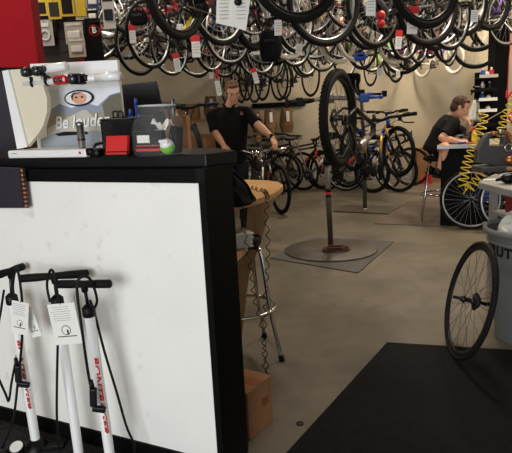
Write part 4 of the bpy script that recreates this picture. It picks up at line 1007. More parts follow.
q = atz(509, 184.5, GZ); t = thing('black_tool', 'black plastic lump on the front edge of the grey bench', 'tool', q+V(.02, .05, 0))
b = MB(); b.ball((0, 0, .03), (.05, .04, .03), 16, 10); b.tube([V(-.04, 0, .03), V(-.07, .02, .02)], [.014, .008], 10); b.obj('body', ['black_plastic'], t)
b = MB(); b.box((.02, -.02, .05), (.03, .03, .02), None, 0, .005); b.obj('trigger', ['dark_steel'], t)
b = MB(); p = atz(493, 179.5, GZ+.001); b.prism([V(-.07, -.02, 0), V(.08, -.035, 0), V(.09, .03, 0), V(-.05, .035, 0)], (0, 0, .002)); o_ = b.obj('paper_slip', ['paper_white'], None, p); tag(o_, 'pale paper slip on the grey bench top', 'paper')
mat('maroon_case', (110, 14, 24), .5); q = aty(517, 194, 3.75); t = thing('red_case', 'dark red case below the grey bench top at the right edge', 'case', (q.x+.05, 3.75, aty(508, 214, 3.75).z))
hh = GZ-.045-t.location.z; b = MB(); b.box((0, 0, hh/2), (.17, .2, hh), None, 0, .006); b.obj('case', ['maroon_case'] if 'maroon_case' in MATS else ['tag_red'], t); b = MB(); b.box((0, -.102, hh*.6), (.05, .01, .02), None, 0, .003); b.obj('latch', ['steel'], t)
b = MB(); b.box((q.x+.05, 3.78, t.location.z-.01), (.3, .3, .018)); o_ = b.obj('under_shelf', ['bench_grey']); tag(o_, 'grey shelf under the bench holding the red case', 'shelf')

# ------------------------------------------------------------------ trash bin with its liner, front wheel
BNX = 1.615; BNY = 3.14
t = thing('trash_bin', 'large round grey bin with black lettering at the right edge', 'trash bin', (BNX, BNY, 0))
b = MB(); b.lathe([(.195, .0), (.205, .01), (.255, .60), (.258, .62), (.245, .62), (.196, .03), (0, .03)], n=56); b.obj('body', ['bin_grey'], t)
b = MB(); b.torus((0, 0, .665), (0, 0, 1), .278, .014, 56, 8, rz=.018); b.torus((0, 0, .60), (0, 0, 1), .258, .01, 56, 8); b.lathe([(.255, .6), (.276, .655)], n=56, caps=False); b.obj('rim', ['bin_grey'], t)
b = MB()
for a_ in (math.radians(100), math.radians(-60)): b.box((math.cos(a_)*.262, math.sin(a_)*.262, .5), (.05, .08, .03), Euler((0, 0, a_)), 0, .008)
b.obj('handle', ['bin_grey'], t)
chars = 'BRUTE'
for i, chh in enumerate(chars):
    a_ = math.radians(-189+i*13); tm = text_mesh('lettering', chh, .078, 'ink_black', .0012, bold=.0025)
    rr_ = .2545; z_ = .555; o_ = link('lettering', tm, t, (math.cos(a_)*rr_, math.sin(a_)*rr_, z_)); o_.rotation_euler = Euler((PI/2, 0, a_+PI/2), 'XYZ')
t = thing('trash_liner', 'white plastic bag of rubbish filling the grey bin', 'trash bag', (BNX, BNY, .55))
b = MB(); rnd = random.Random(9); vs = []; fs = []; N = 26; K = 10
for i in range(K+1):
    f = i/K; r_ = .225*math.cos(f*PI/2)**.7 if i < K else .001
    for j in range(N):
        a_ = 2*PI*j/N; vs.append(V(math.cos(a_)*r_, math.sin(a_)*r_, .02+.20*math.sin(f*PI/2)+.03*math.sin(4*a_+6*f)*(1-f)+rnd.uniform(-.012, .012)))
for i in range(K):
    for j in range(N): fs.append((i*N+j, i*N+(j+1) % N, (i+1)*N+(j+1) % N, (i+1)*N+j))
b.add(vs, fs, 0, False); b.obj('bag', ['plastic_bag'], t)
for k, (dx, dy, m_, lab, nm) in enumerate(((-.1, -.15, 'yellow_card', 'yellow wrapper on the rubbish in the bin', 'wrapper'), (-.14, -.12, 'green_plastic', 'green scrap at the rim of the grey bin', 'wrapper'), (-.05, -.17, 'paper_white', 'crumpled paper on the rubbish in the bin', 'paper'))):
    b = MB(); rnd = random.Random(k); vs = [V((i-2)*.018+rnd.uniform(-.006, .006), (j-2)*.014, rnd.uniform(0, .03)) for i in range(5) for j in range(5)]
    b.add(vs, [(i*5+j, i*5+j+1, (i+1)*5+j+1, (i+1)*5+j) for i in range(4) for j in range(4)]); o_ = b.obj(nm, [m_], None, (BNX+dx, BNY+dy, .715)); tag(o_, lab, nm)
    so = o_.modifiers.new('s', 'SOLIDIFY'); so.thickness = .002

# front loose wheel: bottom on the floor, top on the bin rim
wb = atz(459, 361, 0); R0 = .335
wt = aty(489, 238, 3.05)
def solve_wheel():
    up = (wt-wb).normalized(); up = Vector((up.x, up.y, up.z)); ctr = wb+up*R0
    near = aty(448.5, 300, 2.7); far = aty(498.5, 275, 3.1)
    h = (far-near); h = (h-up*h.dot(up)).normalized()
    return up, h, ctr
up, hh_, ctr = solve_wheel()
# plane orientation chosen so the ellipse shows the measured width
wb = wb+V(-.015, .07, 0); yw = math.radians(86); hh_ = Vector((math.cos(yw), math.sin(yw), 0)); nrm = hh_.cross(Vector((0, 0, 1))).normalized()
lean = math.radians(15); up = (Vector((0, 0, 1))*math.cos(lean)+nrm*math.sin(lean)).normalized(); n2 = up.cross(hh_).normalized()
t = thing('bicycle_wheel', 'black rear wheel with sprockets leaning on the grey trash bin', 'bicycle wheel', wb)
mm = Matrix((hh_, n2, up)).transposed()
t.rotation_euler = mm.to_euler()
w, ti = wheel_parts(R0, .0135, 'rim_black', 'spoke_black', .02, False, False, True, 'tire_rubber', 24)
a = link('wheel', w, t, (0, 0, R0+.003)); a.rotation_euler = (0, .4, 0); link('tire', ti, a)
b = MB(); b.tube([V(0, -.09, 0), V(0, .09, 0)], .009, 10); b.lathe([(.03, -.055), (.045, -.04), (.045, -.03), (.02, -.02)], axis=(0, 1, 0), n=20); b.box((.0, -.10, .0), (.05, .02, .02), None, 0, .005)
b.obj('axle', ['black_plastic'], a)

# ------------------------------------------------------------------ people
def hull(pts):      # tapered limb segments: list of (p, r) ; meshes joined by remeshing
    b = MB()
    return b
def limb(b, seq, n=14):
    P = [Vector(p) for p, r in seq]; R = [r for p, r in seq]
    for i in range(len(P)-1):
        k = 5; b.tube([P[i].lerp(P[i+1], j/k) for j in range(k+1)], [R[i]+(R[i+1]-R[i])*j/k for j in range(k+1)], n)
    for p, r in zip(P, R): b.ball(p, r, n, 10)
def slab(b, secs):  # elliptical cross sections (centre, half width vec, half depth vec)
    n = 20; vs = []; fs = []
    for c, u, w in secs:
        for k in range(n): a = 2*PI*k/n; vs.append(Vector(c)+Vector(u)*math.cos(a)+Vector(w)*math.sin(a))
    for i in range(len(secs)-1):
        for k in range(n): fs.append((i*n+k, i*n+(k+1) % n, (i+1)*n+(k+1) % n, (i+1)*n+k))
    fs += [tuple(range(n))[::-1], tuple(range((len(secs)-1)*n, len(secs)*n))]
    b.add(vs, fs, 0, True)
def fuse(b, name, mats, parent, vox=.006, smooth=2):
    me = b.mesh(name, mats); o = link(name, me)
    r = o.modifiers.new('r', 'REMESH'); r.mode = 'VOXEL'; r.voxel_size = vox; r.use_smooth_shade = True
    s = o.modifiers.new('s', 'SMOOTH'); s.factor = .5; s.iterations = smooth
    dg = bpy.context.evaluated_depsgraph_get(); m2 = bpy.data.meshes.new_from_object(o.evaluated_get(dg))
    o.modifiers.clear(); o.data = m2; m2.name = name
    if parent is not None: o.parent = parent
    return o
def head_shape(b, c, R, s=1.0):
    # c: centre of the head; R: matrix, x to the face's left, y back, z up (face looks along -y)
    def q(v): return Vector(c)+R@(Vector(v)*s)
    rot = R.to_quaternion()
    b.ball(q((0, .012, .035)), (.075*s, .094*s, .085*s), 22, 16, rot=rot)
    b.ball(q((0, -.012, -.035)), (.058*s, .072*s, .082*s), 20, 14, rot=rot)
    b.ball(q((0, -.055, -.088)), (.030*s, .026*s, .024*s), 14, 10, rot=rot)
    b.ball(q((0, -.074, .026)), (.048*s, .016*s, .010*s), 14, 8, rot=rot)
    b.tube([q((0, -.080, .020)), q((0, -.098, -.018)), q((0, -.088, -.03))], [.008*s, .014*s, .010*s], 10)
    b.ball(q((0, -.099, -.022)), .013*s, 12, 8)
    b.ball(q((0, -.083, -.056)), (.024*s, .010*s, .010*s), 12, 8, rot=rot)
    for sx in (-1, 1):
        b.ball(q((sx*.074, .012, -.008)), (.010*s, .020*s, .032*s), 12, 10, rot=rot)
        b.ball(q((sx*.043, -.058, -.012)), (.02*s, .018*s, .016*s), 12, 8, rot=rot)
def face_details(parent, c, R, s, hair, beard=False):
    def q(v): return Vector(c)+R@(Vector(v)*s)
    rot = R.to_quaternion()
    b = MB()
    for sx in (-1, 1): b.ball(q((sx*.031, -.078, .008)), (.0105*s, .006*s, .0052*s), 12, 8, 0, rot); b.ball(q((sx*.031, -.0825, .007)), .0042*s, 8, 6, 1)
    b.obj('eyes', ['eye_white', 'ink_black'], parent)
    b = MB()
    for sx in (-1, 1): b.tube([q((sx*.014, -.089, .028)), q((sx*.03, -.090, .033)), q((sx*.048, -.080, .028))], [.003*s, .0045*s, .003*s], 8)
    b.obj('eyebrows', [hair], parent)
    b = MB(); b.tube([q((-.022, -.086, -.057)), q((0, -.0945, -.055)), q((.022, -.086, -.057))], [.002*s, .005*s, .002*s], 8); b.obj('lips', ['lip'], parent)
mat('eye_white', (170, 155, 145), .4)
mat('lip', (176, 104, 92), .5)
def hair_cap(parent, c, R, s, m, seed=1, low=.0):
    def q(v): return Vector(c)+R@(Vector(v)*s)
    rot = R.to_quaternion(); b = MB(); rnd = random.Random(seed)
    b.ball(q((0, .026, .050)), (.081*s, .092*s, .084*s), 24, 16, rot=rot)
    b.ball(q((0, .055, .0-low)), (.070*s, .060*s, .070*s), 20, 12, rot=rot)
    b.ball(q((0, -.045, .098)), (.058*s, .036*s, .026*s), 16, 10, rot=rot)
    for sx in (-1, 1): b.ball(q((sx*.070, -.01, .02)), (.012*s, .026*s, .030*s), 12, 8, rot=rot)
    for i in range(60):
        a = rnd.uniform(0, 2*PI); e = rnd.uniform(.35, 1.4); d = V(math.cos(a)*math.cos(e)*.078, .022+math.sin(a)*math.cos(e)*.088, .052+math.sin(e)*.082)
        b.tube([q(d), q(d+V(rnd.uniform(-.02, .02), rnd.uniform(-.03, .01), .006))], [.010*s, .004*s], 6)
    return fuse(b, 'hair', [m], parent, .005, 1)
def hand(b, wrist, fwd, up, s=1, curl=.8, side=1, spread=.0):
    """palm with four unequal curled fingers and a thumb from the side; fwd along the fingers, up = back of the hand"""
    fwd = Vector(fwd).normalized(); up = Vector(up); up = (up-fwd*up.dot(fwd)).normalized(); lat = fwd.cross(up)*side
    w = Vector(wrist)
    kn = []
    for i in range(4): kn.append(w+fwd*(.088-.004*abs(i-1))*s+lat*(i-1.5)*.021*s)
    for i in range(4): b.tube([w+lat*(i-1.5)*.012*s, w+fwd*.04*s+lat*(i-1.5)*.019*s, kn[i]], [.014*s, .0145*s, .0105*s], 10); b.ball(kn[i], .0105*s, 10, 8)
    ln = [.040, .045, .042, .033]
    for i in range(4):
        p = kn[i]; a = curl*.6; r = .0092*s
        for j, f in enumerate((1, .62, .5)):
            d = fwd*math.cos(a)-up*math.sin(a)+lat*(i-1.5)*spread; q = p+d.normalized()*ln[i]*f*s
            b.tube([p, q], [r, r*.9], 10); b.ball(q, r*.9, 10, 8); p = q; a += curl; r *= .92
    p = w+fwd*.02*s-lat*.026*s
    q = p+(fwd*.7-lat*.7-up*.35).normalized()*.042*s; r_ = q+(fwd*.85-lat*.1-up*.6).normalized()*.03*s; t_ = r_+(fwd*.8+lat*.3-up*.7).normalized()*.024*s
    b.tube([p, q, r_, t_], [.0145*s, .0115*s, .0105*s, .0085*s], 10); b.ball(q, .0115*s, 10, 8); b.ball(t_, .0085*s, 10, 8)
def facing(yaw, pitch=0, roll=0):
    return (Euler((0, 0, yaw)).to_matrix() @ Euler((pitch, 0, 0)).to_matrix() @ Euler((0, roll, 0)).to_matrix())

# standing mechanic
SY = 6.25
sx_ = aty(230, 120, SY).x
pr1 = thing('person', 'standing man in a black polo shirt holding a bicycle handlebar', 'person', (sx_, SY, 0))
O = Vector((sx_, SY, 0))
def s3(px, py, y): return aty(px, py, y)-O
b = MB()
HC = s3(232.5, 93, SY-.06); HR = facing(math.radians(14), math.radians(24), math.radians(-4))
head_shape(b, HC, HR, .96)
neckb = V(-.0, .02, 1.455); limb(b, [(neckb, .062), (HC+V(0, .03, -.06), .056)])
slab(b, [(V(0, 0, .92), V(.155, 0, 0), V(0, .10, 0)), (V(0, 0, 1.05), V(.15, 0, 0), V(0, .10, 0)), (V(0, .01, 1.25), V(.175, 0, 0), V(0, .11, 0)), (V(0, .02, 1.40), V(.18, 0, 0), V(0, .095, 0)), (V(0, .02, 1.47), V(.09, 0, 0), V(0, .06, 0))])
shl = s3(212.5, 117, SY+.0); shr = s3(247, 113, SY-.0)
ell = s3(216, 133, SY-.06); wrl = s3(224, 146, SY-.12)
elr = s3(258, 125, SY-.10); wrr = s3(272.5, 138, SY-.13)
for sh, e, w in ((shl, ell, wrl), (shr, elr, wrr)):
    limb(b, [(sh, .058), (e, .042)]); limb(b, [(e, .042), (e.lerp(w, .3), .044), (w, .027)])
bar_r = s3(275.5, 144, SY-.16)
hand(b, wrl, s3(228, 152, SY-.16)-wrl, V(-.2, -.3, 1), 1, .5, -1)
hand(b, wrr, bar_r-wrr+V(.0, -.02, -.02), V(.5, -.3, 1), 1, 1.05, 1)
for s in (-1, 1):
    hipj = V(s*.09, .0, .90); kn_ = V(s*.11, -.02, .49); an_ = V(s*.12, .04, .09)
    limb(b, [(hipj, .085), (kn_, .056)]); limb(b, [(kn_, .056), (kn_.lerp(an_, .3), .058), (an_, .038)]); limb(b, [(an_+V(0, .03, -.05), .036), (an_+V(0, -.16, -.065), .025)])
body1 = fuse(b, 'body', ['skin'], pr1, .0055, 2)
face_details(pr1, HC, HR, .96, 'hair_blond'); hair_cap(pr1, HC, HR, .96, 'hair_blond', 2)
b = MB()
slab(b, [(V(0, 0, .86), V(.178, 0, 0), V(0, .128, 0)), (V(0, 0, 1.05), V(.172, 0, 0), V(0, .122, 0)), (V(0, .01, 1.25), V(.196, 0, 0), V(0, .13, 0)), (V(0, .02, 1.39), V(.205, 0, 0), V(0, .112, 0)), (V(0, .025, 1.455), V(.13, 0, 0), V(0, .082, 0)), (V(0, .025, 1.475), V(.075, 0, 0), V(0, .07, 0))])
for sh, e in ((shl, ell), (shr, elr)): limb(b, [(V(sh.x*.6, .02, 1.41), .07), (sh, .072)]); b.tube([sh, sh.lerp(e, .5), sh.lerp(e, .88)], [.072, .066, .068], 16)
fuse(b, 'polo_shirt', ['shirt_black'], pr1, .007, 3)
b = MB(); b.tube([V(.062, -.035, 1.50), V(.03, -.075, 1.455), V(0, -.095, 1.42)], [.014, .015, .008], 8); b.tube([V(-.062, -.035, 1.50), V(-.03, -.075, 1.455), V(0, -.095, 1.42)], [.014, .015, .008], 8); b.tube([V(-.062, -.035, 1.50), V(-.05, .06, 1.51), V(.05, .06, 1.51), V(.062, -.035, 1.50)], .014, 8); b.obj('collar', ['shirt_black'], pr1)
lg = s3(241.5, 113.5, SY-.11)
b = MB(); b.box((lg.x, -.118, lg.z+.012), (.020, .004, .016), Euler((0, .6, 0)), 0); b.obj('shirt_emblem', ['tag_red'], pr1)
b = MB(); b.box((lg.x, -.120, lg.z-.008), (.034, .004, .007)); b.obj('shirt_lettering', ['ink_grey'], pr1)
b = MB(); slab(b, [(V(0, 0, .84), V(.168, 0, 0), V(0, .12, 0)), (V(0, 0, .98), V(.162, 0, 0), V(0, .112, 0))])
for s in (-1, 1): b.tube([V(s*.09, 0, .88), V(s*.10, -.01, .7), V(s*.11, -.02, .49), V(s*.12, .03, .1)], [.098, .082, .070, .062], 16)
fuse(b, 'jeans', ['jeans_dark'], pr1, .008, 2)
for s in (-1, 1):
    b = MB(); b.box((s*.12, -.0, .018), (.10, .29, .036), None, 0, .014); b.ball((s*.12, -.04, .05), (.048, .13, .045), 16, 10); b.ball((s*.12, .05, .08), (.045, .06, .05), 14, 10); b.obj('shoe', ['black_plastic'], pr1)
b = MB(); wd_ = (bar_r-elr).normalized(); wd_ = (wrr-elr).normalized(); b.torus(wrr-wd_*.02, wd_, .029, .008, 24, 8, rz=.011); b.box(wrr-wd_*.02+V(.0, -.03, .018), (.03, .018, .03), None, 0, .005); b.obj('watch', ['black_plastic'], pr1)

# seated mechanic, in profile facing right
pr2 = thing('person', 'seated man in black shirt and shorts resting his chin on his hand', 'person', (SX, MY, SZ))
O2 = Vector((SX, MY, SZ))
def s4(px, py, y=MY): return aty(px, py, y)-O2
b = MB()
HC2 = s4(460, 107.5, MY-.08); HR2 = facing(math.radians(78), math.radians(24), 0)
head_shape(b, HC2, HR2, .98)
sh2 = s4(449, 121, MY); hip2 = V(-.02, 0, .10)
limb(b, [(s4(452, 117), .060), (HC2+V(-.02, .0, -.05), .056)])
tors = (sh2-hip2).normalized(); bk = tors.cross(V(0, 1, 0)).normalized()
slab(b, [(hip2-tors*.06, V(0, .16, 0), bk*.12), (hip2+tors*.1, V(0, .15, 0), bk*.105), (hip2.lerp(sh2, .6), V(0, .165, 0), bk*.115), (sh2-tors*.02, V(0, .17, 0), bk*.09), (sh2+tors*.05, V(0, .08, 0), bk*.06)])
chin = s4(468, 118, MY-.12)
# near arm: elbow on the bench, forearm along the top; far arm props the chin
sn = sh2+V(0, -.17, -.02); en = s4(442, 138, MY-.26)+V(.0, 0, 0); wn = s4(458, 141.5, MY-.28)
sf = sh2+V(.02, .15, -.02); ef = s4(470, 137, MY+.0); wf = s4(469, 124, MY-.08)
limb(b, [(sn, .055), (en, .042)]); limb(b, [(en, .043), (en.lerp(wn, .3), .044), (wn, .028)])
limb(b, [(sf, .055), (ef, .042)]); limb(b, [(ef, .040), (ef.lerp(wf, .4), .040), (wf, .027)])
hand(b, wn, V(1, .05, -.05), V(.1, -.3, 1), 1, .55, 1)
hand(b, wf, chin-wf+V(-.02, 0, .03), V(.6, -.5, .3), .95, 1.1, -1)
kn2 = s4(445.5, 147.5, MY-.36); an2 = s4(440.5, 170, MY-.34)
kf2 = kn2+V(.04, .36, 0); af2 = an2+V(.02, .34, 0)
for hs, kk, aa in ((V(.0, -.09, .08), kn2, an2), (V(.0, .09, .08), kf2, af2)):
    limb(b, [(hs, .088), (kk, .058)]); limb(b, [(kk, .058), (kk.lerp(aa, .3), .056), (aa, .036)]); limb(b, [(aa+V(-.02, 0, -.04), .034), (aa+V(.14, 0, -.065), .024)])
fuse(b, 'body', ['skin'], pr2, .0055, 2)
face_details(pr2, HC2, HR2, .98, 'hair_brown'); hair_cap(pr2, HC2, HR2, .98, 'hair_brown', 5, .01)
b = MB()
slab(b, [(hip2-tors*.05, V(0, .18, 0), bk*.145), (hip2+tors*.1, V(0, .175, 0), bk*.135), (hip2.lerp(sh2, .6), V(0, .188, 0), bk*.138), (sh2-tors*.02, V(0, .19, 0), bk*.11), (sh2+tors*.055, V(0, .085, 0), bk*.075)])
for s_, e_ in ((sn, en), (sf, ef)): limb(b, [(sh2, .07), (s_, .072)]); b.tube([s_, s_.lerp(e_, .5), s_.lerp(e_, .8)], [.072, .066, .070], 16)
fuse(b, 'shirt', ['shirt_black'], pr2, .007, 3)
b = MB(); slab(b, [(hip2-tors*.08, V(0, .185, 0), bk*.14), (hip2+tors*.05, V(0, .17, 0), bk*.13)])
for hs, kk in ((V(.0, -.09, .08), kn2), (V(.0, .09, .08), kf2)): b.ball(hs, .105, 16, 10); b.tube([hs, hs.lerp(kk, .5), hs.lerp(kk, .62)], [.105, .092, .096], 16)
fuse(b, 'shorts', ['shorts_black'], pr2, .008, 2)
for aa in (an2, af2):
    b = MB(); b.box(aa+V(.05, 0, -.085), (.28, .095, .03), Euler((0, .12, 0)), 0, .012); b.ball(aa+V(.08, 0, -.06), (.125, .047, .04), 16, 10, rot=Euler((0, .12, 0)).to_quaternion()); b.ball(aa+V(-.02, 0, -.03), (.055, .045, .06), 14, 10); b.obj('shoe', ['black_plastic'], pr2)

# ------------------------------------------------------------------ the bicycle on the repair stand
geo, _ = bike_meshes('fat')
yw_ = math.radians(62); pt_ = math.radians(33)
Rm = Euler((0, pt_, yw_), 'XYZ').to_matrix()
ra_w = aty(339, 119, 4.35); lc = ra_w-Rm@geo['ra']
rb = bicycle('fat', 'dark mountain bike with fat knobby tires clamped in the repair stand', 'black', 'silver', 'rim_black', lc, yw_, pt_, knob=True, stan='gold_anod', front=False)

# ------------------------------------------------------------------ bicycles on the floor
BW = bike_by_wheel
BW(262, 196, 0, -96, 'f', 'mtb', 'black mountain bike held by the standing man, seen from the front', frame='black', accent='silver', rim='rim_black', knob=True, bar='chrome').location = (.07, 6.49, .11)
BW(281, 214, 0, -70, 'f', 'mtb', 'black mountain bike with its front wheel just beyond the wooden desk tip', frame='black', accent='red', rim='rim_black')
BW(286, 192, 0, -42, 'f', 'hybrid', 'black hybrid bike by the back wall, left of two right of the standing man', frame='black', accent='grey', rim='rim_black')
BW(303, 190.5, 0, -36, 'f', 'hybrid', 'black hybrid bike by the back wall with a white tag on its bars', frame='black', accent='white', rim='rim_black')
BW(327, 190, 0, -35, 'f', 'road', 'dark road bike with red fork behind the repair stand', frame='black', accent='red', rim='rim_black', forkmat='red_plastic')
BW(346, 191, 0, -20, 'f', 'hybrid', 'silver rimmed hybrid bike behind the fat tired bike', frame='grey', accent='white', rim='rim_silver', tire='tire_rubber')
BW(372, 193, 0, -46, 'f', 'mtb', 'mountain bike with gold fork stanchions behind the farther stand pole', frame='black', accent='orange', rim='rim_black', stan='gold_anod', knob=True)
BW(399, 192, 0, -48, 'f', 'mtb', 'blue mountain bike with gold fork, frontmost wheel at right of the floor row', frame='blue', accent='white', rim='rim_silver', stan='gold_anod', knob=True)
BW(411, 186, 0, -25, 'f', 'road', 'dark road bike at the right end of the floor row by the cardboard boxes', frame='black', accent='white', rim='rim_black')
BW(388, 189, 0, -62, 'f', 'hybrid', 'white hybrid bike deep in the floor row behind the blue one', frame='white', accent='blue', rim='rim_silver')
o_ = BW(196, 200, 0, -72, 'f', 'mtb', 'chrome forked mountain bike behind the counter left of the standing man', frame='black', accent='blue', rim='rim_silver', forkmat='chrome', stan='chrome', grip='blue_plastic')
p = aty(179, 150, 5.9); o_.location = (p.x, p.y+.45, .62); rs_ = o_.location.copy()
t = thing('repair_stand', 'repair stand behind the counter holding the chrome forked mountain bike', 'repair stand', (rs_.x-.12, rs_.y+.25, 0))
b = MB(); b.lathe([(.36, 0), (.36, .014), (0, .016)], n=40); b.obj('base_plate', ['steel_plate'], t); b = MB(); b.cyl((0, 0, .01), (0, 0, 1.6), .024, n=14); b.obj('pole', ['dark_steel'], t); b = MB(); b.tube([V(0, 0, 1.5), V(.10, .02, 1.5)], .018, 10); b.box((.12, .02, 1.5), (.07, .07, .07), None, 0, .01); b.obj('clamp', ['black_plastic'], t)
BW(176, 205, 0, -60, 'f', 'hybrid', 'grey hybrid bike behind the cardboard box on the desk', frame='grey', accent='white', rim='rim_silver', tire='tire_rubber')
BW(212, 196, 0, -25, 'f', 'road', 'silver road bike behind the standing man, leftmost near the shelf', frame='silver', accent='blue', rim='rim_silver', bar='blue_plastic', grip='blue_plastic')
BW(236, 194, 0, -50, 'f', 'hybrid', 'dark hybrid bike standing directly behind the standing man', frame='navy', accent='grey', rim='rim_black')

p = aty(378, 150, 7.75)
bicycle('mtb', 'blue and silver mountain bike held up by the farther repair stand', 'blue', 'silver', 'rim_black', V(p.x+.02, p.y+.35, .44), math.radians(-66), stan='gold_anod')
# ------------------------------------------------------------------ bicycles hung from the ceiling in rows
Z = 1.9
rows = [
 # px, py, yaw, wheel, kind, frame, accent, rim, tire, z, label
 (297, 24, 210, 'f', 'mtb', 'black', 'silver', 'rim_black', 0, 'near black mountain bike overhead with the largest tire in view', 1.9),
 (325, 47, 204, 'f', 'mtb', 'grey', 'black', 'rim_silver', 0, 'grey mountain bike overhead just behind the nearest large tire', 1.9),
 (221, 46, 234, 'f', 'hybrid', 'white', 'red', 'rim_silver', 0, 'white hybrid bike overhead below the white price sheets', 1.9),
 (179, 40, 62, 'r', 'mtb', 'orange', 'yellow', 'rim_black', 0, 'orange red mountain bike overhead, left of the white price sheets', 1.9),
 (152, 69, 58, 'r', 'hybrid', 'black', 'yellow', 'rim_silver', 0, 'black hybrid bike overhead in front of the yellow framed one', 1.9),
 (230, 65, 46, 'r', 'road', 'white', 'silver', 'rim_silver', 0, 'white road bike overhead above the standing man', 1.9),
 (375, 48, 36, 'r', 'hybrid', 'black', 'red', 'rim_silver', 0, 'black hybrid bike overhead with red bell, right of centre', 1.9),
 (404, 61, 46, 'r', 'hybrid', 'black', 'white', 'rim_silver', 0, 'black hybrid bike overhead carrying the red topped price tag', 1.9),
 (418, 64, 231, 'f', 'road', 'pink', 'white', 'rim_silver', 0, 'pink road bike overhead right of the red topped price tag', 1.9),
 (478, 52, -35, 'f', 'mtb', 'teal', 'magenta', 'rim_silver', 0, 'teal and pink mountain bike overhead beside the black pillar', aty(478, 52, 7.9).z),
 (476, 69, -32, 'f', 'mtb', 'magenta', 'black', 'rim_silver', 0, 'magenta mountain bike overhead with the lowest wheel by the black pillar', aty(476, 69, 8.4).z),
 (172, 76, 236, 'f', 'road', 'black', 'white', 'rim_silver', 0, 'black road bike in the far overhead row above the monitor', 1.88),
 (197, 77, 44, 'r', 'road', 'red', 'white', 'rim_silver', 0, 'red road bike in the far overhead row left of the standing man', 1.88),
 (262, 75, 51, 'r', 'hybrid', 'blue', 'white', 'rim_silver', 0, 'blue hybrid bike in the far overhead row beside the black saddle bag', 1.88),
 (288, 60, 221, 'f', 'hybrid', 'silver', 'white', 'rim_silver', 'whitewall', 'silver hybrid bike overhead with pale tires, right of the black saddle bag', 1.9),
 (338, 64, 40, 'r', 'hybrid', 'white', 'silver', 'rim_silver', 'whitewall', 'white hybrid bike overhead with pale tires above the fat tired bike', 1.9),
 (128, 60, 22, 'r', 'hybrid', 'yellow', 'black', 'rim_silver', 0, 'yellow framed hybrid bike overhead above the clear jar', aty(128, 60, 7.0).z),
 (110, 57, 30, 'r', 'kids', 'black', 'white', 'rim_silver', 0, 'small black bike overhead just right of the emblem board', aty(110, 57, 7.5).z),
 (140, 76, 236, 'f', 'hybrid', 'maroon', 'white', 'rim_silver', 0, 'maroon hybrid bike overhead behind the monitor top', 1.88),
 (105, 40, 25, 'r', 'road', 'silver', 'black', 'rim_silver', 0, 'silver road bike overhead at the far left beside the blister packages', aty(105, 40, 7).z),
 (305, 78, 46, 'r', 'hybrid', 'black', 'orange', 'rim_silver', 0, 'black and orange hybrid bike in the far overhead row above the clamp handle', 1.88),
 (322, 72, 221, 'f', 'road', 'green', 'white', 'rim_silver', 0, 'green road bike in the far overhead row left of the fat tire', 1.88),
 (440, 46, 205, 'f', 'road', 'silver', 'black', 'rim_silver', 0, 'silver road bike overhead between the pink bike and the teal bike', aty(440, 46, 6.8).z),
 (350, 30, 210, 'f', 'road', 'orange', 'white', 'rim_silver', 0, 'orange road bike high overhead right of centre', aty(350, 30, 5.6).z),
 (255, 38, 25, 'r', 'kids', 'magenta', 'blue', 'rim_white', 0, 'small magenta and blue bike overhead right of the white price sheets', aty(255, 38, 6.3).z),
 (208, 58, 205, 'f', 'road', 'red', 'black', 'rim_silver', 0, 'red and black road bike overhead behind the white hybrid bike', aty(208, 58, 7.5).z),
 (392, 78, 226, 'f', 'road', 'navy', 'yellow', 'rim_black', 0, 'navy road bike in the far overhead row above the brown boxes', 1.88),
 (362, 70, 41, 'r', 'road', 'blue', 'white', 'rim_black', 0, 'blue road bike in the far overhead row beside the blue saddle bag', 1.88),
 (135, 36, 25, 'r', 'mtb', 'black', 'yellow', 'rim_silver', 0, 'black and yellow mountain bike high overhead at the left', aty(135, 36, 6.5).z),
 (415, 28, 30, 'r', 'mtb', 'black', 'grey', 'rim_black', 0, 'plain black mountain bike high overhead above the pink bike', aty(415, 28, 5.6).z),
 (225, 78, 231, 'f', 'hybrid', 'grey', 'red', 'rim_silver', 0, 'grey and red hybrid bike in the far overhead row directly over the standing man', 1.88),
 (280, 42, 30, 'r', 'road', 'white', 'magenta', 'rim_silver', 0, 'white and magenta road bike overhead above the black saddle bag', aty(280, 42, 6.5).z),
 (245, 82, 60, 'r', 'road', 'navy', 'blue', 'rim_black', 0, 'navy blue road bike at the back of the overhead row near the hanging tag', 1.86),
 (455, 38, 200, 'f', 'hybrid', 'purple', 'white', 'rim_silver', 0, 'purple hybrid bike overhead, farthest right before the pillar', aty(455, 38, 7.2).z),
 (160, 56, 28, 'r', 'road', 'white', 'black', 'rim_silver', 0, 'white and black road bike overhead behind the yellow framed bike', aty(160, 56, 7.5).z),
 (310, 36, 30, 'r', 'hybrid', 'red', 'silver', 'rim_silver', 0, 'red and silver hybrid bike high overhead near the picture centre', aty(310, 36, 5.6).z),
 (385, 34, 210, 'f', 'mtb', 'silver', 'red', 'rim_silver', 0, 'silver and red mountain bike high overhead behind the black hybrid', aty(385, 34, 5.4).z),
]
hooks = []
for (px, py, yaw, wh, kind, fc, ac, rim, ti, lab, z) in rows:
    o_ = BW(px, py, z, yaw, wh, kind, lab, frame=fc, accent=ac, rim=rim, tire=ti or 'tire_rubber', group='bicycles hung under the ceiling')
    hooks.append(o_)

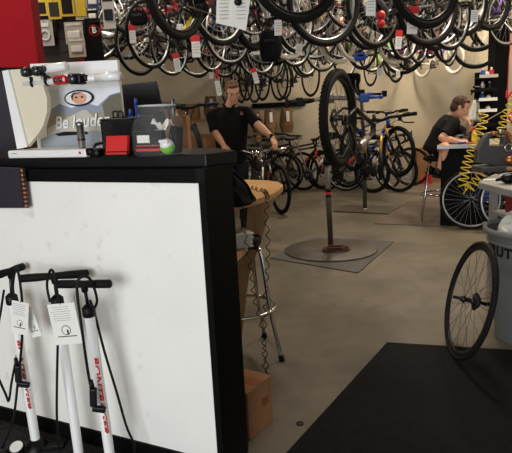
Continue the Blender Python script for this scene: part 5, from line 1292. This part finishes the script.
up_rows = [
 (158, 60, 7.6, 20, 'hybrid', 'yellow', 'black', 'bright yellow framed bike high in the back overhead row at the left'),
 (182, 40, 6.4, 150, 'mtb', 'red', 'white', 'red framed mountain bike with white stripe behind the orange red one'),
 (212, 62, 8.2, 15, 'road', 'white', 'red', 'white road bike with red stripe high in the back overhead row'),
 (245, 50, 7.0, 160, 'hybrid', 'blue', 'white', 'blue hybrid bike with white stripe behind the price sheets'),
 (300, 58, 8.0, 18, 'road', 'silver', 'orange', 'silver road bike with orange stripe deep in the overhead rows'),
 (345, 60, 7.8, 165, 'hybrid', 'white', 'blue', 'white hybrid bike with blue stripe deep in the overhead rows'),
 (368, 50, 6.6, 30, 'mtb', 'black', 'red', 'black mountain bike with red stripe deep in the overhead rows'),
 (395, 52, 7.4, 150, 'road', 'yellow', 'black', 'yellow and black road bike above the hanging child bike'),
 (428, 50, 7.8, 20, 'hybrid', 'maroon', 'white', 'maroon hybrid bike with white stripe at the right of the back overhead row'),
 (118, 50, 7.2, 155, 'road', 'orange', 'white', 'orange road bike with white stripe at the far left of the back row'),
 (95, 62, 6.8, 25, 'hybrid', 'silver', 'blue', 'silver hybrid bike behind the emblem board'),
 (275, 66, 8.4, 160, 'kids', 'pink', 'white', 'small pink bike with white stripe in the back overhead row'),
]
for (px, py, dep, yaw, kind, fc, ac, lab) in up_rows:
    p = aty(px, py, dep); yw_ = math.radians(yaw); d = V(math.cos(yw_), math.sin(yw_), 0); geo, _ = bike_meshes(kind)
    l_ = p-d*geo['ra'].x; l_.z = min(p.z, 2.35)
    hooks.append(bicycle(kind, lab, fc, ac, 'rim_silver', l_, yw_, group='bicycles hung under the ceiling'))
for o_ in hooks:
    l_ = o_.location; S_ = .76 if 'small' in o_['label'] else 1
    topz = l_.z+.83*S_; x_ = l_.x
    t = thing('ceiling_hook', 'steel rod and hook holding a bicycle up to the ceiling', 'hook', (x_, l_.y, CZ), group='ceiling hooks holding the bicycles')
    b = MB(); b.box((0, 0, -.01), (.10, .06, .02)); b.cyl((0, 0, -.02), (0, 0, topz-CZ+.03), .007, n=8); b.tube([V(0, 0, topz-CZ+.04), V(.0, .03, topz-CZ), V(0, .03, topz-CZ-.05), V(0, 0, topz-CZ-.075), V(0, -.03, topz-CZ-.05), V(0, -.035, topz-CZ-.01)], .007, 8); b.obj('rod', ['hook_steel'], t)

# lower ones on the back wall, end on
for (px, py, yaw, kind, fc, lab) in ((247, 101, -70, 'road', 'black', 'black road bike on the back wall, wheel above the shoulder of the standing man'), (263, 101, -70, 'road', 'grey', 'grey road bike on the back wall, left of two above the paper sacks'), (280, 101, -68, 'road', 'navy', 'navy road bike on the back wall, right of two above the paper sacks'),
                                  (311, 97, -70, 'road', 'black', 'black road bike on the back wall left of the fat tire'), (396, 83, -80, 'road', 'green', 'green road bike with drop bars on the back wall above the brown boxes')):
    geo, _ = bike_meshes(kind); zz = aty(px, py, 9.3).z; p = aty(px, py, 9.3); yw_ = math.radians(yaw); d = V(math.cos(yw_), math.sin(yw_), 0)
    l_ = p-d*geo['fa'].x; l_.z = zz
    o_ = bicycle(kind, lab, fc, 'white', 'rim_black', l_, yw_, tire='tire_rubber', group='bicycles on the back wall', bar='black_plastic')
# small pale bike with purple bar on the wall
p = aty(446, 76, 10.1); geo, _ = bike_meshes('kids'); 
bicycle('kids', 'small pale childs bike with purple bars hanging on the back wall', 'white', 'purple', 'rim_white', V(p.x-.18, 10.0, p.z), math.radians(-68), 0, bar='paint_purple', grip='paint_purple', tire='whitewall', forkmat='paint_white', seat='white_plastic')

# ------------------------------------------------------------------ back wall bar with paper sacks, shelf at left
def B(px, py): return aty(px, py, BY-.12)
p0, p1 = B(252, 106.5), B(306, 103)
t = thing('wall_rail', 'black hanging rail on the back wall carrying brown paper sacks', 'rail', ((p0.x+p1.x)/2, BY-.1, (p0.z+p1.z)/2))
w = p1.x-p0.x; b = MB(); b.box((0, .06, 0), (w, .03, .09), None, 0, .004); b.obj('rail', ['black_paint'], t)
b = MB()
for i in range(4): b.tube([V(-w/2+w*(i+.5)/4, .04, 0), V(-w/2+w*(i+.5)/4, -.04, -.01), V(-w/2+w*(i+.5)/4, -.045, .03)], .008, 6)
b.obj('hooks', ['dark_steel'], t)
def sack(label, x0, y0, x1, y1, dep=BY-.25, labelpx=None):
    a = aty(x0, y0, dep); c = aty(x1, y1, dep); w = c.x-a.x; h = a.z-c.z; t = thing('paper_sack', label, 'bag', ((a.x+c.x)/2, dep, c.z), group=None)
    b = MB(); vs = []; fs = []; N = 20; K = 8
    for i in range(K+1):
        f = i/K
        for j in range(N):
            a_ = 2*PI*j/N; k = 1+.06*math.sin(3*a_+5*f+x0); sq = (abs(math.cos(a_))**2.6+abs(math.sin(a_))**2.6)**(-1/2.6)*(1-.22*f*f)*(.8+.2*min(1, f*4))
            vs.append(V(math.cos(a_)*w*.5*k*sq*(.94+.06*math.sin(4*f)), math.sin(a_)*.14*k*sq*(1-.55*f), h*f+.012*math.sin(5*a_)*f))
    for i in range(K):
        for j in range(N): fs.append((i*N+j, i*N+(j+1) % N, (i+1)*N+(j+1) % N, (i+1)*N+j))
    fs += [tuple(range(N))[::-1], tuple(range(K*N, K*N+N))]; b.add(vs, fs, 0, False); b.obj('sack', ['paper_sack'], t)
    b = MB(); b.box((w*.08, -.125, h*.68), (w*.22, .004, h*.42), Euler((-.06, 0, 0)), 0); b.obj('label', ['paper_white'], t)
sack('brown paper sack hanging on the wall rail, leftmost of three', 251, 112, 262.5, 132)
sack('brown paper sack hanging on the wall rail, middle of three', 263, 110, 277, 133)
sack('brown paper sack hanging on the wall rail, rightmost of three', 279, 109, 294, 132)
sack('brown paper sack on the back shelf left of the standing man', 203, 97, 219, 118, 9.2)
shz = aty(200, 119.5, 9.3).z
t = thing('wall_shelf', 'long brown storage shelf on the back wall behind the parked bicycles', 'shelf', (aty(190, 119, 9.3).x, 9.3, 0)); 
b = MB(); b.box((0, 0, shz-.02), (1.7, .5, .04)); b.obj('board', ['plywood'], t)
for x in (-.8, .8): b = MB(); b.box((x, .1, shz/2-.02), (.05, .3, shz-.04)); b.obj('upright', ['plywood'], t)
for (x0, y0, x1, y1, dep, lab) in ((158, 103, 170, 119.5, 9.3, 'brown carton at the left end of the back shelf'), (176, 105, 200, 119.5, 9.3, 'wide brown carton in the middle of the back shelf'), (190, 135, 222, 160, 8.9, 'brown carton under the back shelf behind the bikes'), (256, 136, 262, 160, 10.2, 'brown carton low on the back wall beside the standing man')):
    a = aty(x0, y0, dep); c = aty(x1, y1, dep); zb = shz if y1 < 125 else 0
    t = thing('cardboard_box', lab, 'box', ((a.x+c.x)/2, dep, zb)); b = MB(); b.box((0, 0, (a.z-zb)/2), (c.x-a.x, .34, a.z-zb), None, 0, .003); b.obj('carton', ['cardboard'], t)
    b = MB(); b.box((0, -.171, (a.z-zb)*.75), (.05, .002, (a.z-zb)*.4)); b.obj('tape', ['plywood'], t)

# ------------------------------------------------------------------ price tags and bags hanging from the bicycles
LONG = ('small white price tag with red top', 'long white paper tag', 'white tag hanging behind the saddle', 'white tag hanging over the overhead')
def ptag(label, px, py, w, h, dep, red=True, tilt=0, yaw=0, lines=True, name='price_tag', mats='paper_white', top='tag_red'):
    c = aty(px, py, dep); s = dep/F; W_ = w*s; H_ = h*s; t = thing(name, label, 'tag', c); t.rotation_euler = (0, math.radians(tilt), math.radians(yaw))
    b = MB(); b.box((0, 0, -H_/2), (W_, .003, H_)); b.obj('card', [mats], t)
    if red: b = MB(); b.box((0, 0, .02*1), (W_*1.1, .004, .05), None, 0, .001); b.obj('header', [top], t)
    if lines:
        b = MB()
        for i in range(4): b.box((0, -.0025, -H_*(.2+.17*i)), (W_*.7, .0015, H_*.035))
        b.obj('print_lines', ['ink_grey'], t)
    b = MB(); b.tube([V(0, 0, .03), V(.004, .02, CZ-c.z if label.startswith(LONG) else (.10 if c.z > 2.15 else 2.3-c.z))], .002, 5); b.obj('string', ['cable_black'], t)
ptag('white price tag with red top, above and left of the standing man', 195.5, 41, 8, 15, 4.6)
ptag('small white price tag with red top hanging low above the cardboard box', 176, 58, 6, 13, 5.6, tilt=-6)
ptag('large white price tag with red top at the upper right', 413, 13, 10, 19, 4.2, tilt=3)
ptag('narrow white price tag with red pin left of the pink bike', 399, 36, 6, 12, 4.8, tilt=5)
ptag('white price tag beside the teal frame at the upper right', 475, 10, 7, 11, 4.0, False, tilt=3)
ptag('long white paper tag with blue end right of the standing man', 254, 72, 5, 11, 6.5, True, tilt=-14, top='tag_red')
ptag('white paper tag hanging just left of the hair of the standing man', 217, 81, 5, 14, 6.2, False, tilt=-8)
ptag('small white tag hanging beside a red tag near the far row', 211, 70, 4, 8, 7, False)
ptag('bright red tag hanging in the far overhead row', 216.5, 69, 3, 9, 7, False, mats='tag_red', lines=False)
ptag('white folded price sheet hanging right of the large tire', 371, -2, 9, 16, 4.0, False, tilt=2)
ptag('cream price tag below the magenta bike', 255, 35, 7, 18, 5.0, False, tilt=-3)
ptag('small cream price tag left of the black saddle bag top', 278, 20, 7, 14, 4.4, False, tilt=2)
ptag('tiny cream tag under the pale tires in the centre', 300, 44, 6, 9, 5.2, False, tilt=12)
ptag('white tag hanging behind the saddle of the fat tired bike', 380, 68, 6, 8, 7.0, False)
ptag('white tag hanging over the overhead row at far left', 132, 30, 6, 12, 4.8, True)
ptag('white tag on the orange bike, hanging low', 180, 24, 6, 11, 4.6, False, tilt=10)
ptag('white tag on the drop bars of the back wall bike', 398, 70, 4, 7, 8.6, False)
# big white price sheets
dep = 3.3; c = aty(231, 0, dep)
t = thing('price_sheet', 'pair of large white printed sheets hanging overhead at top centre', 'paper', c)
b = MB(); b.prism([aty(x, y, dep)-c for x, y in ((217, -14), (236, -14), (233, 27), (216, 23))], (0, .003, 0)); b.obj('left_sheet', ['paper_white'], t)
b = MB(); b.prism([aty(x, y, dep-.02)-c for x, y in ((233, -14), (252, -14), (246, 31), (231, 26))], (0, .003, 0)); b.obj('right_sheet', ['paper_white'], t)
b = MB()
for i in range(7):
    for x0 in (219, 236):
        q = aty(x0+5, -4+i*3.7, dep-.023)-c; b.box(q, (.05, .001, .004))
b.obj('print_lines', ['ink_grey'], t)
b = MB(); q = aty(238, 2, dep-.03)-c; b.ball(q, (.022, .015, .02), 14, 10); b.tube([q, q+V(.0, .03, .35)], .006, 6); b.obj('clip', ['black_plastic'], t)
# bags
def bag(name, label, px, py, rx, ry, dep, m, cat='bag'):
    c = aty(px, py, dep); s = dep/F; t = thing(name, label, cat, c)
    b = MB(); rnd = random.Random(px); vs = []; fs = []; N = 20; K = 10
    for i in range(K+1):
        f = i/K; e = -PI/2+PI*f
        for j in range(N):
            a_ = 2*PI*j/N; k = 1+.07*math.sin(3*a_+4*f)+.04*math.sin(7*a_)
            r_ = abs(math.cos(e))**.55; vs.append(V(math.cos(a_)*rx*s*r_*k, math.sin(a_)*rx*s*.55*r_*k, math.sin(e)*ry*s))
    for i in range(K):
        for j in range(N): fs.append((i*N+j, i*N+(j+1) % N, (i+1)*N+(j+1) % N, (i+1)*N+j))
    b.add(vs, fs, 0, True); b.obj('body', [m], t)
    b = MB(); b.tube(smoothpath([V(-rx*s*.7, 0, ry*s*.7), V(-rx*s*.4, 0, ry*s*1.4), V(rx*s*.4, 0, ry*s*1.4), V(rx*s*.7, 0, ry*s*.7)], 5), .007, 6); b.box((0, -rx*s*.5, ry*s*.3), (rx*s, .012, .02)); b.cyl((0, 0, ry*s*1.2), (0, 0, CZ-c.z), .002, n=5); b.obj('strap', ['cable_black'], t)
bag('saddle_bag', 'large black saddle bag hanging from an overhead bicycle', 270, 46, 11, 15, 4.6, 'fabric_black')
bag('saddle_bag', 'small bright blue bag hanging above the fat tired bike', 360, 57, 6, 4, 5.6, 'blue_fabric')
bag('basket_bag', 'dark round bag hanging at the upper left over the monitor', 138, 18, 9, 7, 4.4, 'fabric_black')
bag('basket_bag', 'dark round bag overhead just left of the white price sheets', 199, 9, 9, 8, 4.2, 'fabric_black')
c = aty(381, 18, 4.6); t = thing('bicycle_bell', 'shiny red rounded bell on an overhead bicycle', 'bell', c); b = MB(); b.ball((0, 0, .02), .035, 16, 12); b.ball((0, 0, -.04), .032, 16, 12); b.obj('dome', ['red_plastic'], t); b = MB(); b.box((0, .02, 0), (.03, .03, .06)); b.obj('bracket', ['black_plastic'], t)

# ------------------------------------------------------------------ light
w = bpy.data.worlds.new('world'); SC.world = w; w.use_nodes = True
nt = w.node_tree; bg = nt.nodes['Background']; bg.inputs['Color'].default_value = (.75, .86, 1, 1); bg.inputs['Strength'].default_value = .55
def area(name, loc, rot, sx, sy, e, col):
    l = bpy.data.lights.new(name, 'AREA'); l.shape = 'RECTANGLE'; l.size = sx; l.size_y = sy; l.energy = e; l.color = col
    o = bpy.data.objects.new(name, l); COL.objects.link(o); o.location = loc; o.rotation_euler = rot; return o
# daylight through the shop front behind the camera, to the left
area('shopfront_daylight', (-2.2, -3.2, 1.7), (math.radians(88), 0, math.radians(-22)), 3.4, 2.4, 175, (.93, .97, 1))
# warm ceiling fixtures
fx = [(-1.6, 3.0), (1.6, 4.6), (-1.6, 6.4), (1.2, 7.8), (2.9, 6.6), (2.7, 9.3)]
for i, (x, y) in enumerate(fx):
    t = thing('ceiling_lamp', 'long white ceiling lamp above the hanging bicycles', 'lamp', (x, y, CZ), group='ceiling lamps')
    b = MB(); b.box((0, 0, -.035), (.22, 1.2, .07), None, 0, .01); b.obj('housing', ['white_plastic'], t)
    b = MB(); b.cyl((-.05, -.56, -.085), (-.05, .56, -.085), .018, n=12); b.cyl((.05, -.56, -.085), (.05, .56, -.085), .018, n=12); b.obj('tube', ['lamp_white'], t)
    area('ceiling_light', (x, y, CZ-.12), (0, 0, 0), .3, 1.2, 62 if y > 5 else (44 if y > 4 else 20), (1, .88, .72))
SC.view_settings.view_transform = 'Standard'; SC.view_settings.look = 'None'; SC.view_settings.gamma = 1; SC.view_settings.exposure = .36
try: SC.view_settings.use_curve_mapping = False
except Exception: pass
